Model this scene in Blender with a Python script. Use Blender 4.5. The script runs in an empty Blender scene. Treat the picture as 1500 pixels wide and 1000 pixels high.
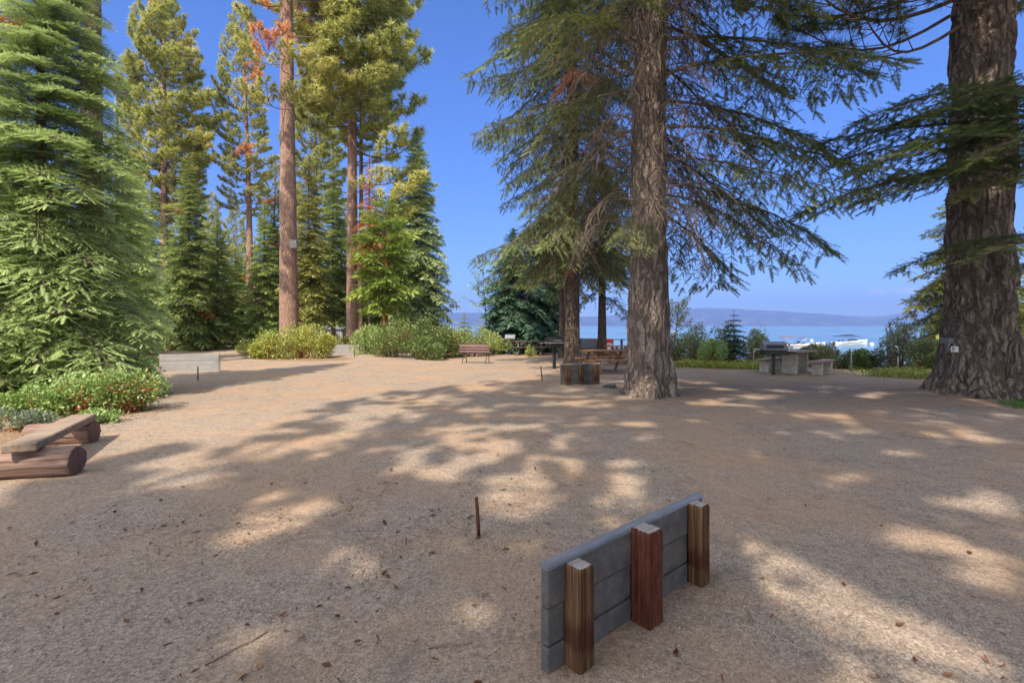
import bpy, bmesh, math, random
import numpy as np
from mathutils import Vector, Matrix
R = math.radians
PI = math.pi
C = bpy.context.scene.collection
rng = np.random.default_rng(7)
random.seed(7)
F = 700.0; HOR = 477.0; EYE = 1.6
WATER = -2.0

def P(px, py, z=0.0):
    """ground point seen at a pixel of the 1500x1000 photograph"""
    d = F*(EYE-z)/(py-HOR)
    return ((px-750)/F*d, d, z)
def X(px, d): return (px-750)/F*d
def Zp(py, d): return EYE-(py-HOR)/F*d

# ------------------------------------------------------------------ objects
def tag(o, label=None, cat=None, group=None, kind=None):
    if label: o['label'] = label
    if cat: o['category'] = cat
    if group: o['group'] = group
    if kind: o['kind'] = kind
    return o
def thing(name, label, cat, loc=(0,0,0), rz=0.0, group=None):
    o = bpy.data.objects.new(name, None); C.objects.link(o)
    o.empty_display_size = 0.2
    o.location = loc; o.rotation_euler = (0,0,rz)
    return tag(o, label, cat, group)
def link(name, me, mat, parent=None, loc=None, rz=None):
    o = bpy.data.objects.new(name, me); C.objects.link(o)
    if mat is not None and not me.materials: me.materials.append(mat)
    if parent is not None: o.parent = parent
    if loc is not None: o.location = loc
    if rz is not None: o.rotation_euler = (0,0,rz)
    return o
def copy_tree(root, loc=None, rz=None, scale=None, label=None, group=None, parent=None):
    r = root.copy(); C.objects.link(r)
    if parent is not None: r.parent = parent
    if loc is not None: r.location = loc
    if rz is not None: r.rotation_euler = (0,0,rz)
    if scale is not None: r.scale = scale if hasattr(scale,'__len__') else (scale,)*3
    if label: r['label'] = label
    if group: r['group'] = group
    for ch in [c for c in bpy.data.objects if c.parent == root]:
        c = ch.copy(); C.objects.link(c); c.parent = r
        for g in [k for k in bpy.data.objects if k.parent == ch]:
            d = g.copy(); C.objects.link(d); d.parent = c
    return r

def npmesh(name, V, faces_list, tint=None, smooth=False):
    """faces_list: list of int arrays (n,3) or (n,4)"""
    me = bpy.data.meshes.new(name)
    V = np.ascontiguousarray(V, dtype=np.float32)
    me.vertices.add(len(V)); me.vertices.foreach_set('co', V.ravel())
    loops = np.concatenate([f.ravel() for f in faces_list]).astype(np.int32)
    sizes = np.concatenate([np.full(len(f), f.shape[1], np.int32) for f in faces_list])
    starts = np.concatenate([[0], np.cumsum(sizes)[:-1]]).astype(np.int32)
    me.loops.add(len(loops)); me.loops.foreach_set('vertex_index', loops)
    me.polygons.add(len(sizes)); me.polygons.foreach_set('loop_start', starts)
    if smooth: me.polygons.foreach_set('use_smooth', np.ones(len(sizes), bool))
    if tint is not None:
        a = me.attributes.new('tint', 'FLOAT', 'POINT')
        a.data.foreach_set('value', np.ascontiguousarray(tint, dtype=np.float32))
    me.update(calc_edges=True)
    return me

class MB:
    """boxes, bars, tubes and lathes gathered into ONE mesh"""
    def __init__(s): s.bm = bmesh.new()
    def box(s, c, size, rot=None, bev=0.0, seg=1):
        b = bmesh.new(); bmesh.ops.create_cube(b, size=1.0)
        bmesh.ops.scale(b, vec=Vector(size), verts=b.verts)
        if bev > 0: bmesh.ops.bevel(b, geom=b.edges[:], offset=bev, segments=seg, affect='EDGES', profile=0.6)
        m = Matrix.Translation(Vector(c)) @ ((rot.to_4x4()) if rot is not None else Matrix.Identity(4))
        bmesh.ops.transform(b, matrix=m, verts=b.verts)
        s._merge(b); return s
    def bar(s, p, q, w, h, bev=0.0, up=(0,0,1)):
        p, q = Vector(p), Vector(q); x = (q-p); L = x.length; x.normalize()
        u = Vector(up); y = u.cross(x)
        if y.length < 1e-4: y = Vector((0,1,0)).cross(x)
        y.normalize(); z = x.cross(y)
        rot = Matrix((x,y,z)).transposed()
        return s.box((p+q)/2, (L,w,h), rot, bev)
    def tube(s, pts, rad, n=8, cap=True):
        V, Fq = tube(np.array(pts,float), np.broadcast_to(rad,(len(pts),)), n)
        vs = [s.bm.verts.new(v) for v in V]
        for f in Fq: s.bm.faces.new([vs[i] for i in f])
        if cap:
            s.bm.faces.new(vs[:n][::-1]); s.bm.faces.new(vs[-n:])
        return s
    def lathe(s, prof, n=24, c=(0,0,0)):
        rows = []
        for r, z in prof:
            rows.append([s.bm.verts.new((c[0]+r*math.cos(2*PI*k/n), c[1]+r*math.sin(2*PI*k/n), c[2]+z)) for k in range(n)])
        for a, b in zip(rows, rows[1:]):
            for k in range(n): s.bm.faces.new((a[k], a[(k+1)%n], b[(k+1)%n], b[k]))
        s.bm.faces.new(rows[0][::-1]); s.bm.faces.new(rows[-1]); return s
    def prism(s, outline, x0, x1, axis='x'):
        """outline in the other two axes"""
        def mk(t, a, b):
            return {'x':(t,a,b),'y':(a,t,b),'z':(a,b,t)}[axis]
        A = [s.bm.verts.new(mk(x0,a,b)) for a,b in outline]; B = [s.bm.verts.new(mk(x1,a,b)) for a,b in outline]
        n = len(A)
        for k in range(n): s.bm.faces.new((A[k], A[(k+1)%n], B[(k+1)%n], B[k]))
        s.bm.faces.new(A[::-1]); s.bm.faces.new(B); return s
    def _merge(s, b):
        me = bpy.data.meshes.new('tmp'); b.to_mesh(me); b.free(); s.bm.from_mesh(me); bpy.data.meshes.remove(me)
    def build(s, name, mat, parent=None, loc=None, rz=None, smooth=False):
        bmesh.ops.recalc_face_normals(s.bm, faces=s.bm.faces)
        me = bpy.data.meshes.new(name); s.bm.to_mesh(me); s.bm.free()
        if smooth:
            for p in me.polygons: p.use_smooth = True
        return link(name, me, mat, parent, loc, rz)

def tube(pts, rad, n=6):
    pts = np.asarray(pts, float); m = len(pts)
    t = np.gradient(pts, axis=0); t /= np.linalg.norm(t, axis=1)[:,None]+1e-9
    ref = np.array([0,0,1.0]) if abs(t[:,2]).mean() < 0.8 else np.array([1.0,0,0])
    u = np.cross(t, ref); u /= np.linalg.norm(u, axis=1)[:,None]+1e-9
    v = np.cross(t, u)
    a = np.arange(n)*2*PI/n
    V = pts[:,None,:] + np.asarray(rad)[:,None,None]*(np.cos(a)[None,:,None]*u[:,None,:]+np.sin(a)[None,:,None]*v[:,None,:])
    i = np.arange(m-1)[:,None]*n; k = np.arange(n)[None,:]; k2 = (k+1)%n
    Fq = np.stack([i+k, i+k2, i+n+k2, i+n+k], -1).reshape(-1,4)
    return V.reshape(-1,3), Fq

class Bag:
    """numpy mesh pieces merged together"""
    def __init__(s): s.V=[]; s.F={3:[],4:[]}; s.T=[]; s.n=0
    def add(s, V, Fx, tint=0.5):
        s.V.append(V); s.F[Fx.shape[1]].append(Fx+s.n); s.T.append(np.broadcast_to(tint,(len(V),))); s.n += len(V); return s
    def tube(s, pts, rad, n=5, tint=0.5):
        V,Fq = tube(pts, rad, n); return s.add(V,Fq,tint)
    def get(s):
        fl = [np.concatenate(v) for v in s.F.values() if v]
        return np.concatenate(s.V), fl, np.concatenate(s.T)
    def mesh(s, name, smooth=False):
        V,fl,T = s.get(); return npmesh(name, V, fl, T, smooth)

def stamp(tv, tf, tt, O, A, B, Cc, tint=0.0):
    """place a template at N frames; returns V, F, tint"""
    n = len(O)
    V = O[:,None,:] + tv[None,:,0:1]*A[:,None,:] + tv[None,:,1:2]*B[:,None,:] + tv[None,:,2:3]*Cc[:,None,:]
    Fx = tf[None]+ (np.arange(n)*len(tv))[:,None,None]
    T = tt[None,:]+np.broadcast_to(tint,(n,))[:,None]
    return V.reshape(-1,3), Fx.reshape(-1,tf.shape[1]), T.reshape(-1)
def norm(a): return a/(np.linalg.norm(a,axis=-1,keepdims=True)+1e-9)
def frames(dirs, roll, up=np.array([0,0,1.0])):
    d = norm(dirs); y = np.cross(np.broadcast_to(up,d.shape), d)
    y = norm(y); z = np.cross(d,y)
    c, s = np.cos(roll)[:,None], np.sin(roll)[:,None]
    return d, y*c+z*s, -y*s+z*c

# value noise for shapes
def vnoise(x, y, z=0.0, seed=0):
    x, y, z = np.broadcast_arrays(np.asarray(x,float), np.asarray(y,float), np.asarray(z,float))
    def h(i,j,k):
        n = (i*374761393 + j*668265263 + k*2147483647 + seed*974634777) & 0xffffffff
        n = ((n ^ (n>>13))*1274126177) & 0xffffffff
        return ((n ^ (n>>16)) & 0xffff)/65535.0
    xi,yi,zi = np.floor(x).astype(np.int64), np.floor(y).astype(np.int64), np.floor(z).astype(np.int64)
    u,v,w = x-xi, y-yi, z-zi
    u,v,w = [t*t*(3-2*t) for t in (u,v,w)]
    r = 0
    for a,fa in ((0,1-u),(1,u)):
        for b,fb in ((0,1-v),(1,v)):
            for c,fc in ((0,1-w),(1,w)):
                r = r + h(xi+a,yi+b,zi+c)*fa*fb*fc
    return r
def fbm(x,y,z=0.0,o=4,seed=0):
    r=0;a=.5
    for k in range(o):
        r = r+a*vnoise(np.asarray(x)*2**k, np.asarray(y)*2**k, np.asarray(z)*2**k, seed+k); a*=.5
    return r

# ------------------------------------------------------------------ materials
class NT:
    def __init__(s, name):
        s.m = bpy.data.materials.new(name); s.m.use_nodes = True
        s.t = s.m.node_tree; s.t.nodes.clear()
        s.out = s.t.nodes.new('ShaderNodeOutputMaterial')
    def n(s, ty, **kw):
        nd = s.t.nodes.new('ShaderNode'+ty)
        for k,v in kw.items():
            if k in nd.inputs and not hasattr(nd,k): nd.inputs[k].default_value = v
            else: setattr(nd,k,v)
        return nd
    def l(s, a, b): s.t.links.new(a,b)
    def coord(s, scale=(1,1,1), kind='Object'):
        tc = s.n('TexCoord'); mp = s.n('Mapping'); mp.inputs['Scale'].default_value = scale
        s.l(tc.outputs[kind], mp.inputs['Vector']); return mp.outputs['Vector']
    def noise(s, vec, scale, detail=4, rough=.55, dist=0.0):
        nd = s.n('TexNoise'); nd.inputs['Scale'].default_value=scale; nd.inputs['Detail'].default_value=detail
        nd.inputs['Roughness'].default_value=rough; nd.inputs['Distortion'].default_value=dist
        if vec is not None: s.l(vec, nd.inputs['Vector'])
        return nd.outputs['Fac']
    def voro(s, vec, scale, feature='F1', rand=1.0):
        nd = s.n('TexVoronoi'); nd.feature = feature; nd.inputs['Scale'].default_value=scale; nd.inputs['Randomness'].default_value=rand
        if vec is not None: s.l(vec, nd.inputs['Vector'])
        return nd
    def ramp(s, fac, stops):
        r = s.n('ValToRGB'); e = r.color_ramp.elements
        while len(e) < len(stops): e.new(.5)
        for el,(p,c) in zip(e,stops): el.position=p; el.color=(*c,1) if len(c)==3 else c
        s.l(fac, r.inputs['Fac']); return r.outputs['Color']
    def mix(s, a, b, fac, mode='MIX'):
        m = s.n('Mix'); m.data_type='RGBA'; m.blend_type=mode
        for sock, v in ((m.inputs[6],a),(m.inputs[7],b),(m.inputs[0],fac)):
            if hasattr(v,'is_linked') or hasattr(v,'links'): s.l(v, sock)
            elif isinstance(v,(int,float)): sock.default_value = v
            else: sock.default_value = (*v,1)
        return m.outputs[2]
    def math(s, op, a, b=0.0, clamp=False):
        m = s.n('Math'); m.operation=op; m.use_clamp=clamp
        for sock,v in ((m.inputs[0],a),(m.inputs[1],b)):
            if isinstance(v,(int,float)): sock.default_value=v
            else: s.l(v,sock)
        return m.outputs[0]
    def attr(s, name='tint'):
        a = s.n('Attribute'); a.attribute_name=name; return a.outputs['Fac']
    def bump(s, h, strength=.5, dist=.01, normal=None):
        b = s.n('Bump'); b.inputs['Strength'].default_value=strength; b.inputs['Distance'].default_value=dist
        s.l(h,b.inputs['Height'])
        if normal is not None: s.l(normal,b.inputs['Normal'])
        return b.outputs['Normal']
    def pbr(s, col, rough=.8, normal=None, spec=.3, metal=0.0):
        p = s.n('BsdfPrincipled')
        if isinstance(col,(tuple,list)): p.inputs['Base Color'].default_value=(*col,1)
        else: s.l(col,p.inputs['Base Color'])
        if isinstance(rough,(int,float)): p.inputs['Roughness'].default_value=rough
        else: s.l(rough,p.inputs['Roughness'])
        p.inputs['Specular IOR Level'].default_value=spec; p.inputs['Metallic'].default_value=metal
        if normal is not None: s.l(normal,p.inputs['Normal'])
        s.l(p.outputs[0], s.out.inputs['Surface']); return s.m

def mat_foliage(name, dark, mid, light, dead=(.42,.13,.035), trans=.35):
    t = NT(name); a = t.attr()
    oi = t.n('ObjectInfo')
    v = t.math('ADD', a, t.math('MULTIPLY', t.math('SUBTRACT', oi.outputs['Random'], .5), .18))
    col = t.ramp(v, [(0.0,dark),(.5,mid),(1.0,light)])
    isdead = t.math('GREATER_THAN', a, 1.5)
    col = t.mix(col, dead, isdead)
    d = t.n('BsdfDiffuse'); t.l(col, d.inputs['Color'])
    tr = t.n('BsdfTranslucent'); t.l(col, tr.inputs['Color'])
    m = t.n('MixShader'); m.inputs[0].default_value=trans; t.l(d.outputs[0],m.inputs[1]); t.l(tr.outputs[0],m.inputs[2])
    g = t.n('BsdfGlossy'); g.inputs['Roughness'].default_value=.45; g.inputs['Color'].default_value=(1,1,1,1)
    m2 = t.n('MixShader'); m2.inputs[0].default_value=.035; t.l(m.outputs[0],m2.inputs[1]); t.l(g.outputs[0],m2.inputs[2])
    t.l(m2.outputs[0], t.out.inputs['Surface']); return t.m

def mat_bark(name, dark, mid, light, sx=7.0, sz=1.6, bump=1.0, dist=.05, crack_w=.22):
    t = NT(name)
    base = t.coord((1,1,1)); nz = t.n('TexNoise'); nz.inputs['Scale'].default_value=2.2; nz.inputs['Detail'].default_value=6; nz.inputs['Roughness'].default_value=.65
    t.l(base,nz.inputs['Vector'])
    def warp(k):
        vm = t.n('VectorMath'); vm.operation='MULTIPLY_ADD'; vm.inputs[1].default_value=(k,k,k*1.6)
        t.l(nz.outputs['Color'],vm.inputs[0]); t.l(base,vm.inputs[2]); return vm.outputs[0]
    def cells(k,ax,az,w,sharp):
        mp = t.n('Mapping'); mp.inputs['Scale'].default_value=(ax,ax,az); t.l(warp(k),mp.inputs['Vector'])
        vo = t.voro(mp.outputs[0],1.0,'DISTANCE_TO_EDGE')
        mr = t.n('MapRange'); mr.interpolation_type='SMOOTHSTEP'; mr.inputs['From Min'].default_value=sharp; mr.inputs['From Max'].default_value=w
        t.l(vo.outputs['Distance'],mr.inputs['Value']); return mr.outputs[0]
    c1 = cells(.38,sx,sz*.55,crack_w,.0); c2 = cells(.5,sx*2.1,sz*1.3,.16,-.05)
    mp=t.n('Mapping'); mp.inputs['Scale'].default_value=(sx*3.2,sx*3.2,sz*.8); t.l(warp(.12),mp.inputs['Vector'])
    fib = t.noise(mp.outputs[0],1.0,6,.7)
    fine = t.noise(t.coord((30,30,12)),1.0,6,.7)
    big = t.noise(t.coord((1,1,.4)),1.3,3)
    col = t.ramp(fine,[(.25,mid),(.75,light)])
    col = t.mix(col, mid, t.math('MULTIPLY',big,.7))
    col = t.mix(col, tuple(.5*(a+b) for a,b in zip(dark,mid)), t.math('MULTIPLY',t.math('SUBTRACT',1.0,c2),.6))
    col = t.mix(col, dark, t.math('MULTIPLY',t.math('SUBTRACT',fib,.52,True),3.0,True))
    col = t.mix(dark, col, t.math('ADD',t.math('MULTIPLY',c1,.62),.38))
    h = t.math('ADD', t.math('ADD',c1,t.math('MULTIPLY',c2,.35)), t.math('ADD',t.math('MULTIPLY',fine,.5),t.math('MULTIPLY',fib,-.6)))
    return t.pbr(col,.95,t.bump(h,bump,dist),.12)

def mat_wood(name, base, dark, axis='x', rough=.85, grain=1.0, bump=.35):
    t = NT(name); sc = {'x':(2,38,38),'y':(38,2,38),'z':(38,38,2)}[axis]
    g = t.noise(t.coord(sc),grain,4,.6,.4)
    b = t.noise(t.coord((3,3,3)),1.2,3)
    col = t.ramp(g,[(.3,dark),(.62,base)])
    col = t.mix(col, tuple(c*.6 for c in base), t.math('MULTIPLY',t.math('SUBTRACT',b,.35,True),1.2,True))
    return t.pbr(col,rough,t.bump(g,bump,.006),.2)

def mat_plain(name, col, rough=.6, metal=0.0, var=.15, scale=6.0, spec=.3):
    t = NT(name); n = t.noise(t.coord(),scale,4)
    c = t.ramp(n,[(.3,tuple(x*(1-var) for x in col)),(.7,tuple(min(1,x*(1+var)) for x in col))])
    return t.pbr(c,rough,t.bump(n,.08,.004),spec,metal)

M = {}
#FOL
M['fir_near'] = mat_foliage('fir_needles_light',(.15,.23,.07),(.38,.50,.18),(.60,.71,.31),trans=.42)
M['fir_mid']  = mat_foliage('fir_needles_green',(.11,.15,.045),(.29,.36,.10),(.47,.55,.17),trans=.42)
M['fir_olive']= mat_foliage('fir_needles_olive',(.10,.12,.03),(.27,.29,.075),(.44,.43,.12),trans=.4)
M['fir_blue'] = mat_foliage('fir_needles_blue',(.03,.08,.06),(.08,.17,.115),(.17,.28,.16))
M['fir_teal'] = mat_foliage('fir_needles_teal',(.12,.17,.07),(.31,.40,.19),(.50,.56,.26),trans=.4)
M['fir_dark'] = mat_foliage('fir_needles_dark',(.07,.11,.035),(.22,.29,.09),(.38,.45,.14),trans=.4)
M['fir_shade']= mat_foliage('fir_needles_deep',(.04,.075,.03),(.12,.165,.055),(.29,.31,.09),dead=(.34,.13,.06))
M['pine']     = mat_foliage('pine_needles_yellow',(.18,.22,.05),(.41,.43,.11),(.60,.56,.18),dead=(.72,.34,.14),trans=.4)
M['pine_dark']= mat_foliage('pine_needles_dark',(.04,.065,.025),(.11,.14,.045),(.24,.24,.07))
M['cedar']    = mat_foliage('cedar_sprays',(.08,.13,.02),(.22,.31,.05),(.38,.46,.10))
M['broad']    = mat_foliage('broad_leaves',(.09,.17,.04),(.25,.38,.10),(.46,.58,.22),dead=(.48,.30,.06))
M['hedge']    = mat_foliage('hedge_leaves',(.05,.09,.02),(.14,.21,.05),(.30,.37,.10),dead=(.35,.16,.05))
M['yelbush']  = mat_foliage('yellow_shrub_leaves',(.14,.17,.03),(.33,.37,.07),(.55,.55,.13),dead=(.5,.28,.08))
M['grey_leaf']= mat_foliage('grey_green_leaves',(.10,.13,.08),(.2,.25,.16),(.33,.38,.25))
M['manz']     = mat_foliage('manzanita_leaves',(.07,.10,.045),(.22,.27,.11),(.46,.48,.24),dead=(.32,.16,.09))
M['bark_big'] = mat_bark('big_pine_bark',(.05,.038,.032),(.27,.215,.18),(.52,.43,.36),6.5,1.7,1.0,.06)
M['bark_mid'] = mat_bark('fir_bark',(.04,.03,.024),(.15,.11,.085),(.29,.22,.175),12,2.2,1.0,.03)
M['bark_pine']= mat_bark('pink_pine_bark',(.13,.075,.055),(.30,.185,.14),(.47,.32,.25),9,2.6,.6,.02)
M['bark_thin']= mat_bark('thin_tree_bark',(.06,.042,.032),(.17,.12,.09),(.30,.22,.17),14,4,.6,.015)
M['bark_red'] = mat_bark('red_cedar_bark',(.2,.06,.025),(.38,.13,.06),(.5,.2,.1),16,2,.6,.02)
M['deadwood'] = mat_wood('dead_twig_wood',(.27,.205,.16),(.13,.095,.07),'x')
M['redtwig']  = mat_wood('red_shrub_stems',(.42,.18,.08),(.2,.08,.04),'x')
M['limb']     = mat_wood('limb_wood',(.19,.14,.11),(.09,.065,.05),'x')

# ------------------------------------------------------------------ foliage templates
def tri_template(rows):
    V=[];Fx=[];T=[]
    for a,b,c,t in rows:
        i=len(V); V+= [a,b,c]; T+=list(t) if hasattr(t,'__len__') else [t]*3; Fx.append((i,i+1,i+2))
    return np.array(V,float),np.array(Fx),np.array(T,float)
def twig_template(pairs, blade, width, angle=58, arch=.0, seed=0):
    """flat herringbone twig of unit length along +x"""
    r = np.random.default_rng(seed); rows=[]
    rows.append(((0,-.012,0),(0,.012,0),(1,0,-.0),(-.1,-.1,.1)))
    for k in range(pairs):
        s = (k+.5)/pairs
        L = blade*(1.0-.55*s)*(.75+.25*math.sin(min(1,s*3)*PI/2))
        for sg in (-1,1):
            a = R(angle+r.uniform(-9,9))
            dx,dy = math.cos(a)*L, math.sin(a)*L*sg
            z = r.uniform(-.25,.30)*L
            zz=-arch*s*s
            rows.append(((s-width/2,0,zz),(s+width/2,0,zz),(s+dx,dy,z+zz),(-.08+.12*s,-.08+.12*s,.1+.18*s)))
    a=R(0)
    rows.append(((.93,-width*.6,-arch),(.93,width*.6,-arch),(1.0+blade*.45,0,-arch),(.1,.1,.28)))
    return tri_template(rows)
TW_NEAR = twig_template(12,.28,.08,seed=1)
TW_MID  = twig_template(6,.34,.19,seed=2)
TW_FAR  = twig_template(4,.42,.34,seed=3)
def tuft_template(k, spread, width, seed=0):
    r = np.random.default_rng(seed); rows=[]
    for i in range(k):
        th = r.uniform(0,2*PI); ph = R(spread)*math.sqrt(r.uniform(.02,1))
        d = np.array([math.cos(ph), math.sin(ph)*math.cos(th), math.sin(ph)*math.sin(th)])
        p = norm(np.cross(d, r.normal(size=3)))*width/2
        o = np.array([r.uniform(-.35,.25),0,0])
        t0 = r.uniform(-.15,.2)
        rows.append((tuple(o-p),tuple(o+p),tuple(o+d*r.uniform(.75,1.1)),(t0-.12,t0-.12,t0+.12)))
    return tri_template(rows)
TUFT_NEAR = tuft_template(46,105,.05,1)
TUFT_MID  = tuft_template(22,100,.13,2)
def leaf_template():
    V = np.array([(0,0,0),(.5,.32,.06),(1,0,-.05),(.5,-.32,.06)],float)
    return V, np.array([(0,1,2),(0,2,3)]), np.array([0,0,.08,0.])
LEAF = leaf_template()

def fir_bough(seed, L=3.0, lat_sp=.2, tw_sp=.16, tw_len=.26, tw=TW_MID, width=.42, droop=.25, rand=.2, bare=.12, lift=0.0, tdown=0.0):
    """a flat fir bough along +x; returns foliage(V,F,T) and wood(V,F,T)"""
    r = np.random.default_rng(seed); wood = Bag()
    ns = 10; s = np.linspace(0,1,ns)
    wob = r.normal(size=2)*.04
    def main(t):
        t = np.asarray(t); return np.stack([t*L*(1-.06*t), wob[0]*L*np.sin(t*3), L*(lift*t - droop*t**1.8)+.02*L*np.sin(t*5+seed)],-1)
    wood.tube(main(s), .022*(L/3)*(1-s*.9)+.003, 5, .4)
    O=[];D=[];Rl=[];T=[];Ln=[]
    n = int(L*(1-bare)/lat_sp)
    for k in range(n):
        t = bare+(1-bare)*(k+r.uniform(0,.6))/n
        p0 = main(t); tang = norm(main(min(1,t+.05))-main(t-.05))
        prof = math.sin(min(1,(t-bare)/(.30)+.25)*PI/2)*(1-t)**.75+.07
        for sg in (-1,1):
            if r.random() < .08: continue
            l = width*L*prof*r.uniform(.7,1.12)
            a = R(r.uniform(46,66))*sg
            yv = np.array([-tang[1],tang[0],0]); yv=norm(yv)
            d = tang*math.cos(a)+yv*math.sin(a); d[2]+=r.uniform(-.25,.10)*1.0 - tdown
            d = norm(d)
            m = max(2,int(l/tw_sp)); q = np.linspace(0,1,4)
            dr = r.uniform(.0,.25)+tdown*.6
            lat = lambda u: p0+d*l*u+np.array([0,0,-dr*l*u*u])
            wood.tube(np.array([lat(u) for u in q]), .006*(1-q*.8)+.0015, 3, .4)
            for j in range(m):
                u = (j+r.uniform(.2,.9))/m
                for s2 in (-1,1):
                    b = R(r.uniform(38,60))*s2
                    y2 = norm(np.array([-d[1],d[0],0]))
                    dd = d*math.cos(b)+y2*math.sin(b); dd[2]+=r.normal()*rand-.05-tdown*.6
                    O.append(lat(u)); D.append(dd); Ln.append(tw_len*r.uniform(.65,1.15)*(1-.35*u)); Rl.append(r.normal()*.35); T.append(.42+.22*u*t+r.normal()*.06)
            O.append(lat(.95)); D.append(d+np.array([0,0,-.1])); Ln.append(tw_len*r.uniform(.9,1.2)); Rl.append(r.normal()*.3); T.append(.6+r.normal()*.06)
    O.append(main(.97)); D.append(main(1.)-main(.9)); Ln.append(tw_len*1.2); Rl.append(0); T.append(.65)
    O=np.array(O);D=np.array(D);Ln=np.array(Ln);Rl=np.array(Rl);T=np.array(T)
    A,B,Cc = frames(D,Rl)
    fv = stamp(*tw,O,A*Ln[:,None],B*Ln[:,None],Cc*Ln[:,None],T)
    return fv, wood.get()

def pine_bough(seed, L=3.5, tuft=TUFT_MID, tl=.24, n2=11, up=.25, bare=.3, tpb=4):
    r = np.random.default_rng(seed); wood=Bag(); O=[];D=[];Ln=[];T=[]
    s=np.linspace(0,1,9)
    k1=r.uniform(-.12,.12)
    main=lambda t: np.array([L*t*(1-.1*t), L*k1*math.sin(t*4), L*(up*t**2.2 - .10*math.sin(t*PI))])
    wood.tube(np.array([main(t) for t in s]), .035*(L/3.5)*(1-s*.85)+.004,5,.4)
    for k in range(n2):
        t=bare+(1-bare)*(k+r.random())/n2; p=main(t); tang=norm(main(min(1,t+.05))-main(t-.05))
        l=L*(.34*(1-t)**.6+.08)*r.uniform(.6,1.2); a=R(r.uniform(30,65))*(1 if k%2 else -1)
        y=norm(np.array([-tang[1],tang[0],0])); d=norm(tang*math.cos(a)+y*math.sin(a)+np.array([0,0,r.uniform(-.15,.3)]))
        q=np.linspace(0,1,4); lat=lambda u: p+d*l*u+np.array([0,0,.35*l*u*u])
        wood.tube(np.array([lat(u) for u in q]), .010*(1-q*.7)+.002,3,.4)
        for j in range(tpb):
            u=1-(j/tpb)*.75*r.uniform(.8,1)
            dd=norm(d*(.7)+r.normal(size=3)*.45+np.array([0,0,.5]))
            off=dd*r.uniform(.0,.22)*l if j else 0
            O.append(lat(u)+off); D.append(dd if j else norm(d+np.array([0,0,.6]))); Ln.append(tl*r.uniform(.8,1.2)); T.append(.5+r.normal()*.13)
    for t in (1.0,.93,.86):
        O.append(main(t)); D.append(norm(main(1)-main(.9)+np.array([0,0,.3]))); Ln.append(tl*1.15); T.append(.6)
    O=np.array(O);D=np.array(D);Ln=np.array(Ln);T=np.array(T)
    A,B,Cc=frames(D,r.uniform(0,6.28,len(O)))
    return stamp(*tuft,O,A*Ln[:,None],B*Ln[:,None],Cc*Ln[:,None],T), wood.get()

def bare_bough(seed, L=2.6, droop=.55, n2=12, sub=4):
    """grey leafless drooping bough"""
    r=np.random.default_rng(seed); w=Bag(); s=np.linspace(0,1,10); k1=r.uniform(-.15,.15)
    main=lambda t: np.array([L*t*(1-.2*t), L*k1*math.sin(t*3), L*(.10*math.sin(t*PI)-droop*t**2)])
    w.tube(np.array([main(t) for t in s]), .020*(1-s*.85)+.003,5,.5)
    for k in range(n2):
        t=.15+.83*(k+r.random())/n2; p=main(t); l=L*r.uniform(.15,.42)*(1.1-t*.6)
        a=r.uniform(-1,1); d=norm(np.array([math.cos(a)*r.uniform(.2,.9),math.sin(a)*r.uniform(.4,1),r.uniform(-.9,.1)]))
        q=np.linspace(0,1,6); dr=r.uniform(.3,.9)
        lat=lambda u,d=d,l=l,p=p,dr=dr: p+d*l*u+np.array([.1*l*math.sin(u*6+k),.1*l*math.cos(u*5+k)-.1*l,-dr*l*u*u])
        w.tube(np.array([lat(u) for u in q]), .0085*(1-q*.8)+.0022,4,.5)
        for j in range(sub):
            u=r.uniform(.25,1); p2=lat(u); l2=l*r.uniform(.2,.5); d2=norm(d+r.normal(size=3)*.6+np.array([0,0,-.5]))
            w.tube(np.array([p2,p2+d2*l2*.5,p2+d2*l2+np.array([0,0,-.25*l2])]), np.array([.0042,.003,.0016]),3,.5)
    return w.get()

def place(templs, specs):
    """templs: list of (V,[F],T); specs: (idx, origin, azimuth, elevation, scale, tint, roll) -> Bag"""
    bag=Bag(); specs=list(specs)
    for i,(V,fl,T) in enumerate(templs):
        sel=[s for s in specs if s[0]%len(templs)==i]
        if not sel: continue
        O=np.array([s[1] for s in sel],float); az=np.array([s[2] for s in sel]); el=np.array([s[3] for s in sel])
        sc=np.array([s[4] for s in sel])[:,None]; ti=np.array([s[5] for s in sel]); ro=np.array([s[6] for s in sel])
        D=np.stack([np.cos(az)*np.cos(el),np.sin(az)*np.cos(el),np.sin(el)],-1)
        A,B,Cc=frames(D,ro)
        for Fx in fl:
            VV,FF,TT=stamp(V,Fx,T,O,A*sc,B*sc,Cc*sc,ti)
            # avoid duplicate vertices when several face lists share V
            bag.add(VV,FF,TT)
    return bag

def fam(fn, seeds, **kw):
    fo=[];wo=[]
    for s in seeds:
        f,w=fn(s,**kw); fo.append((f[0],[f[1]],f[2])); wo.append((w[0],w[1],w[2]))
    return fo,wo
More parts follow.
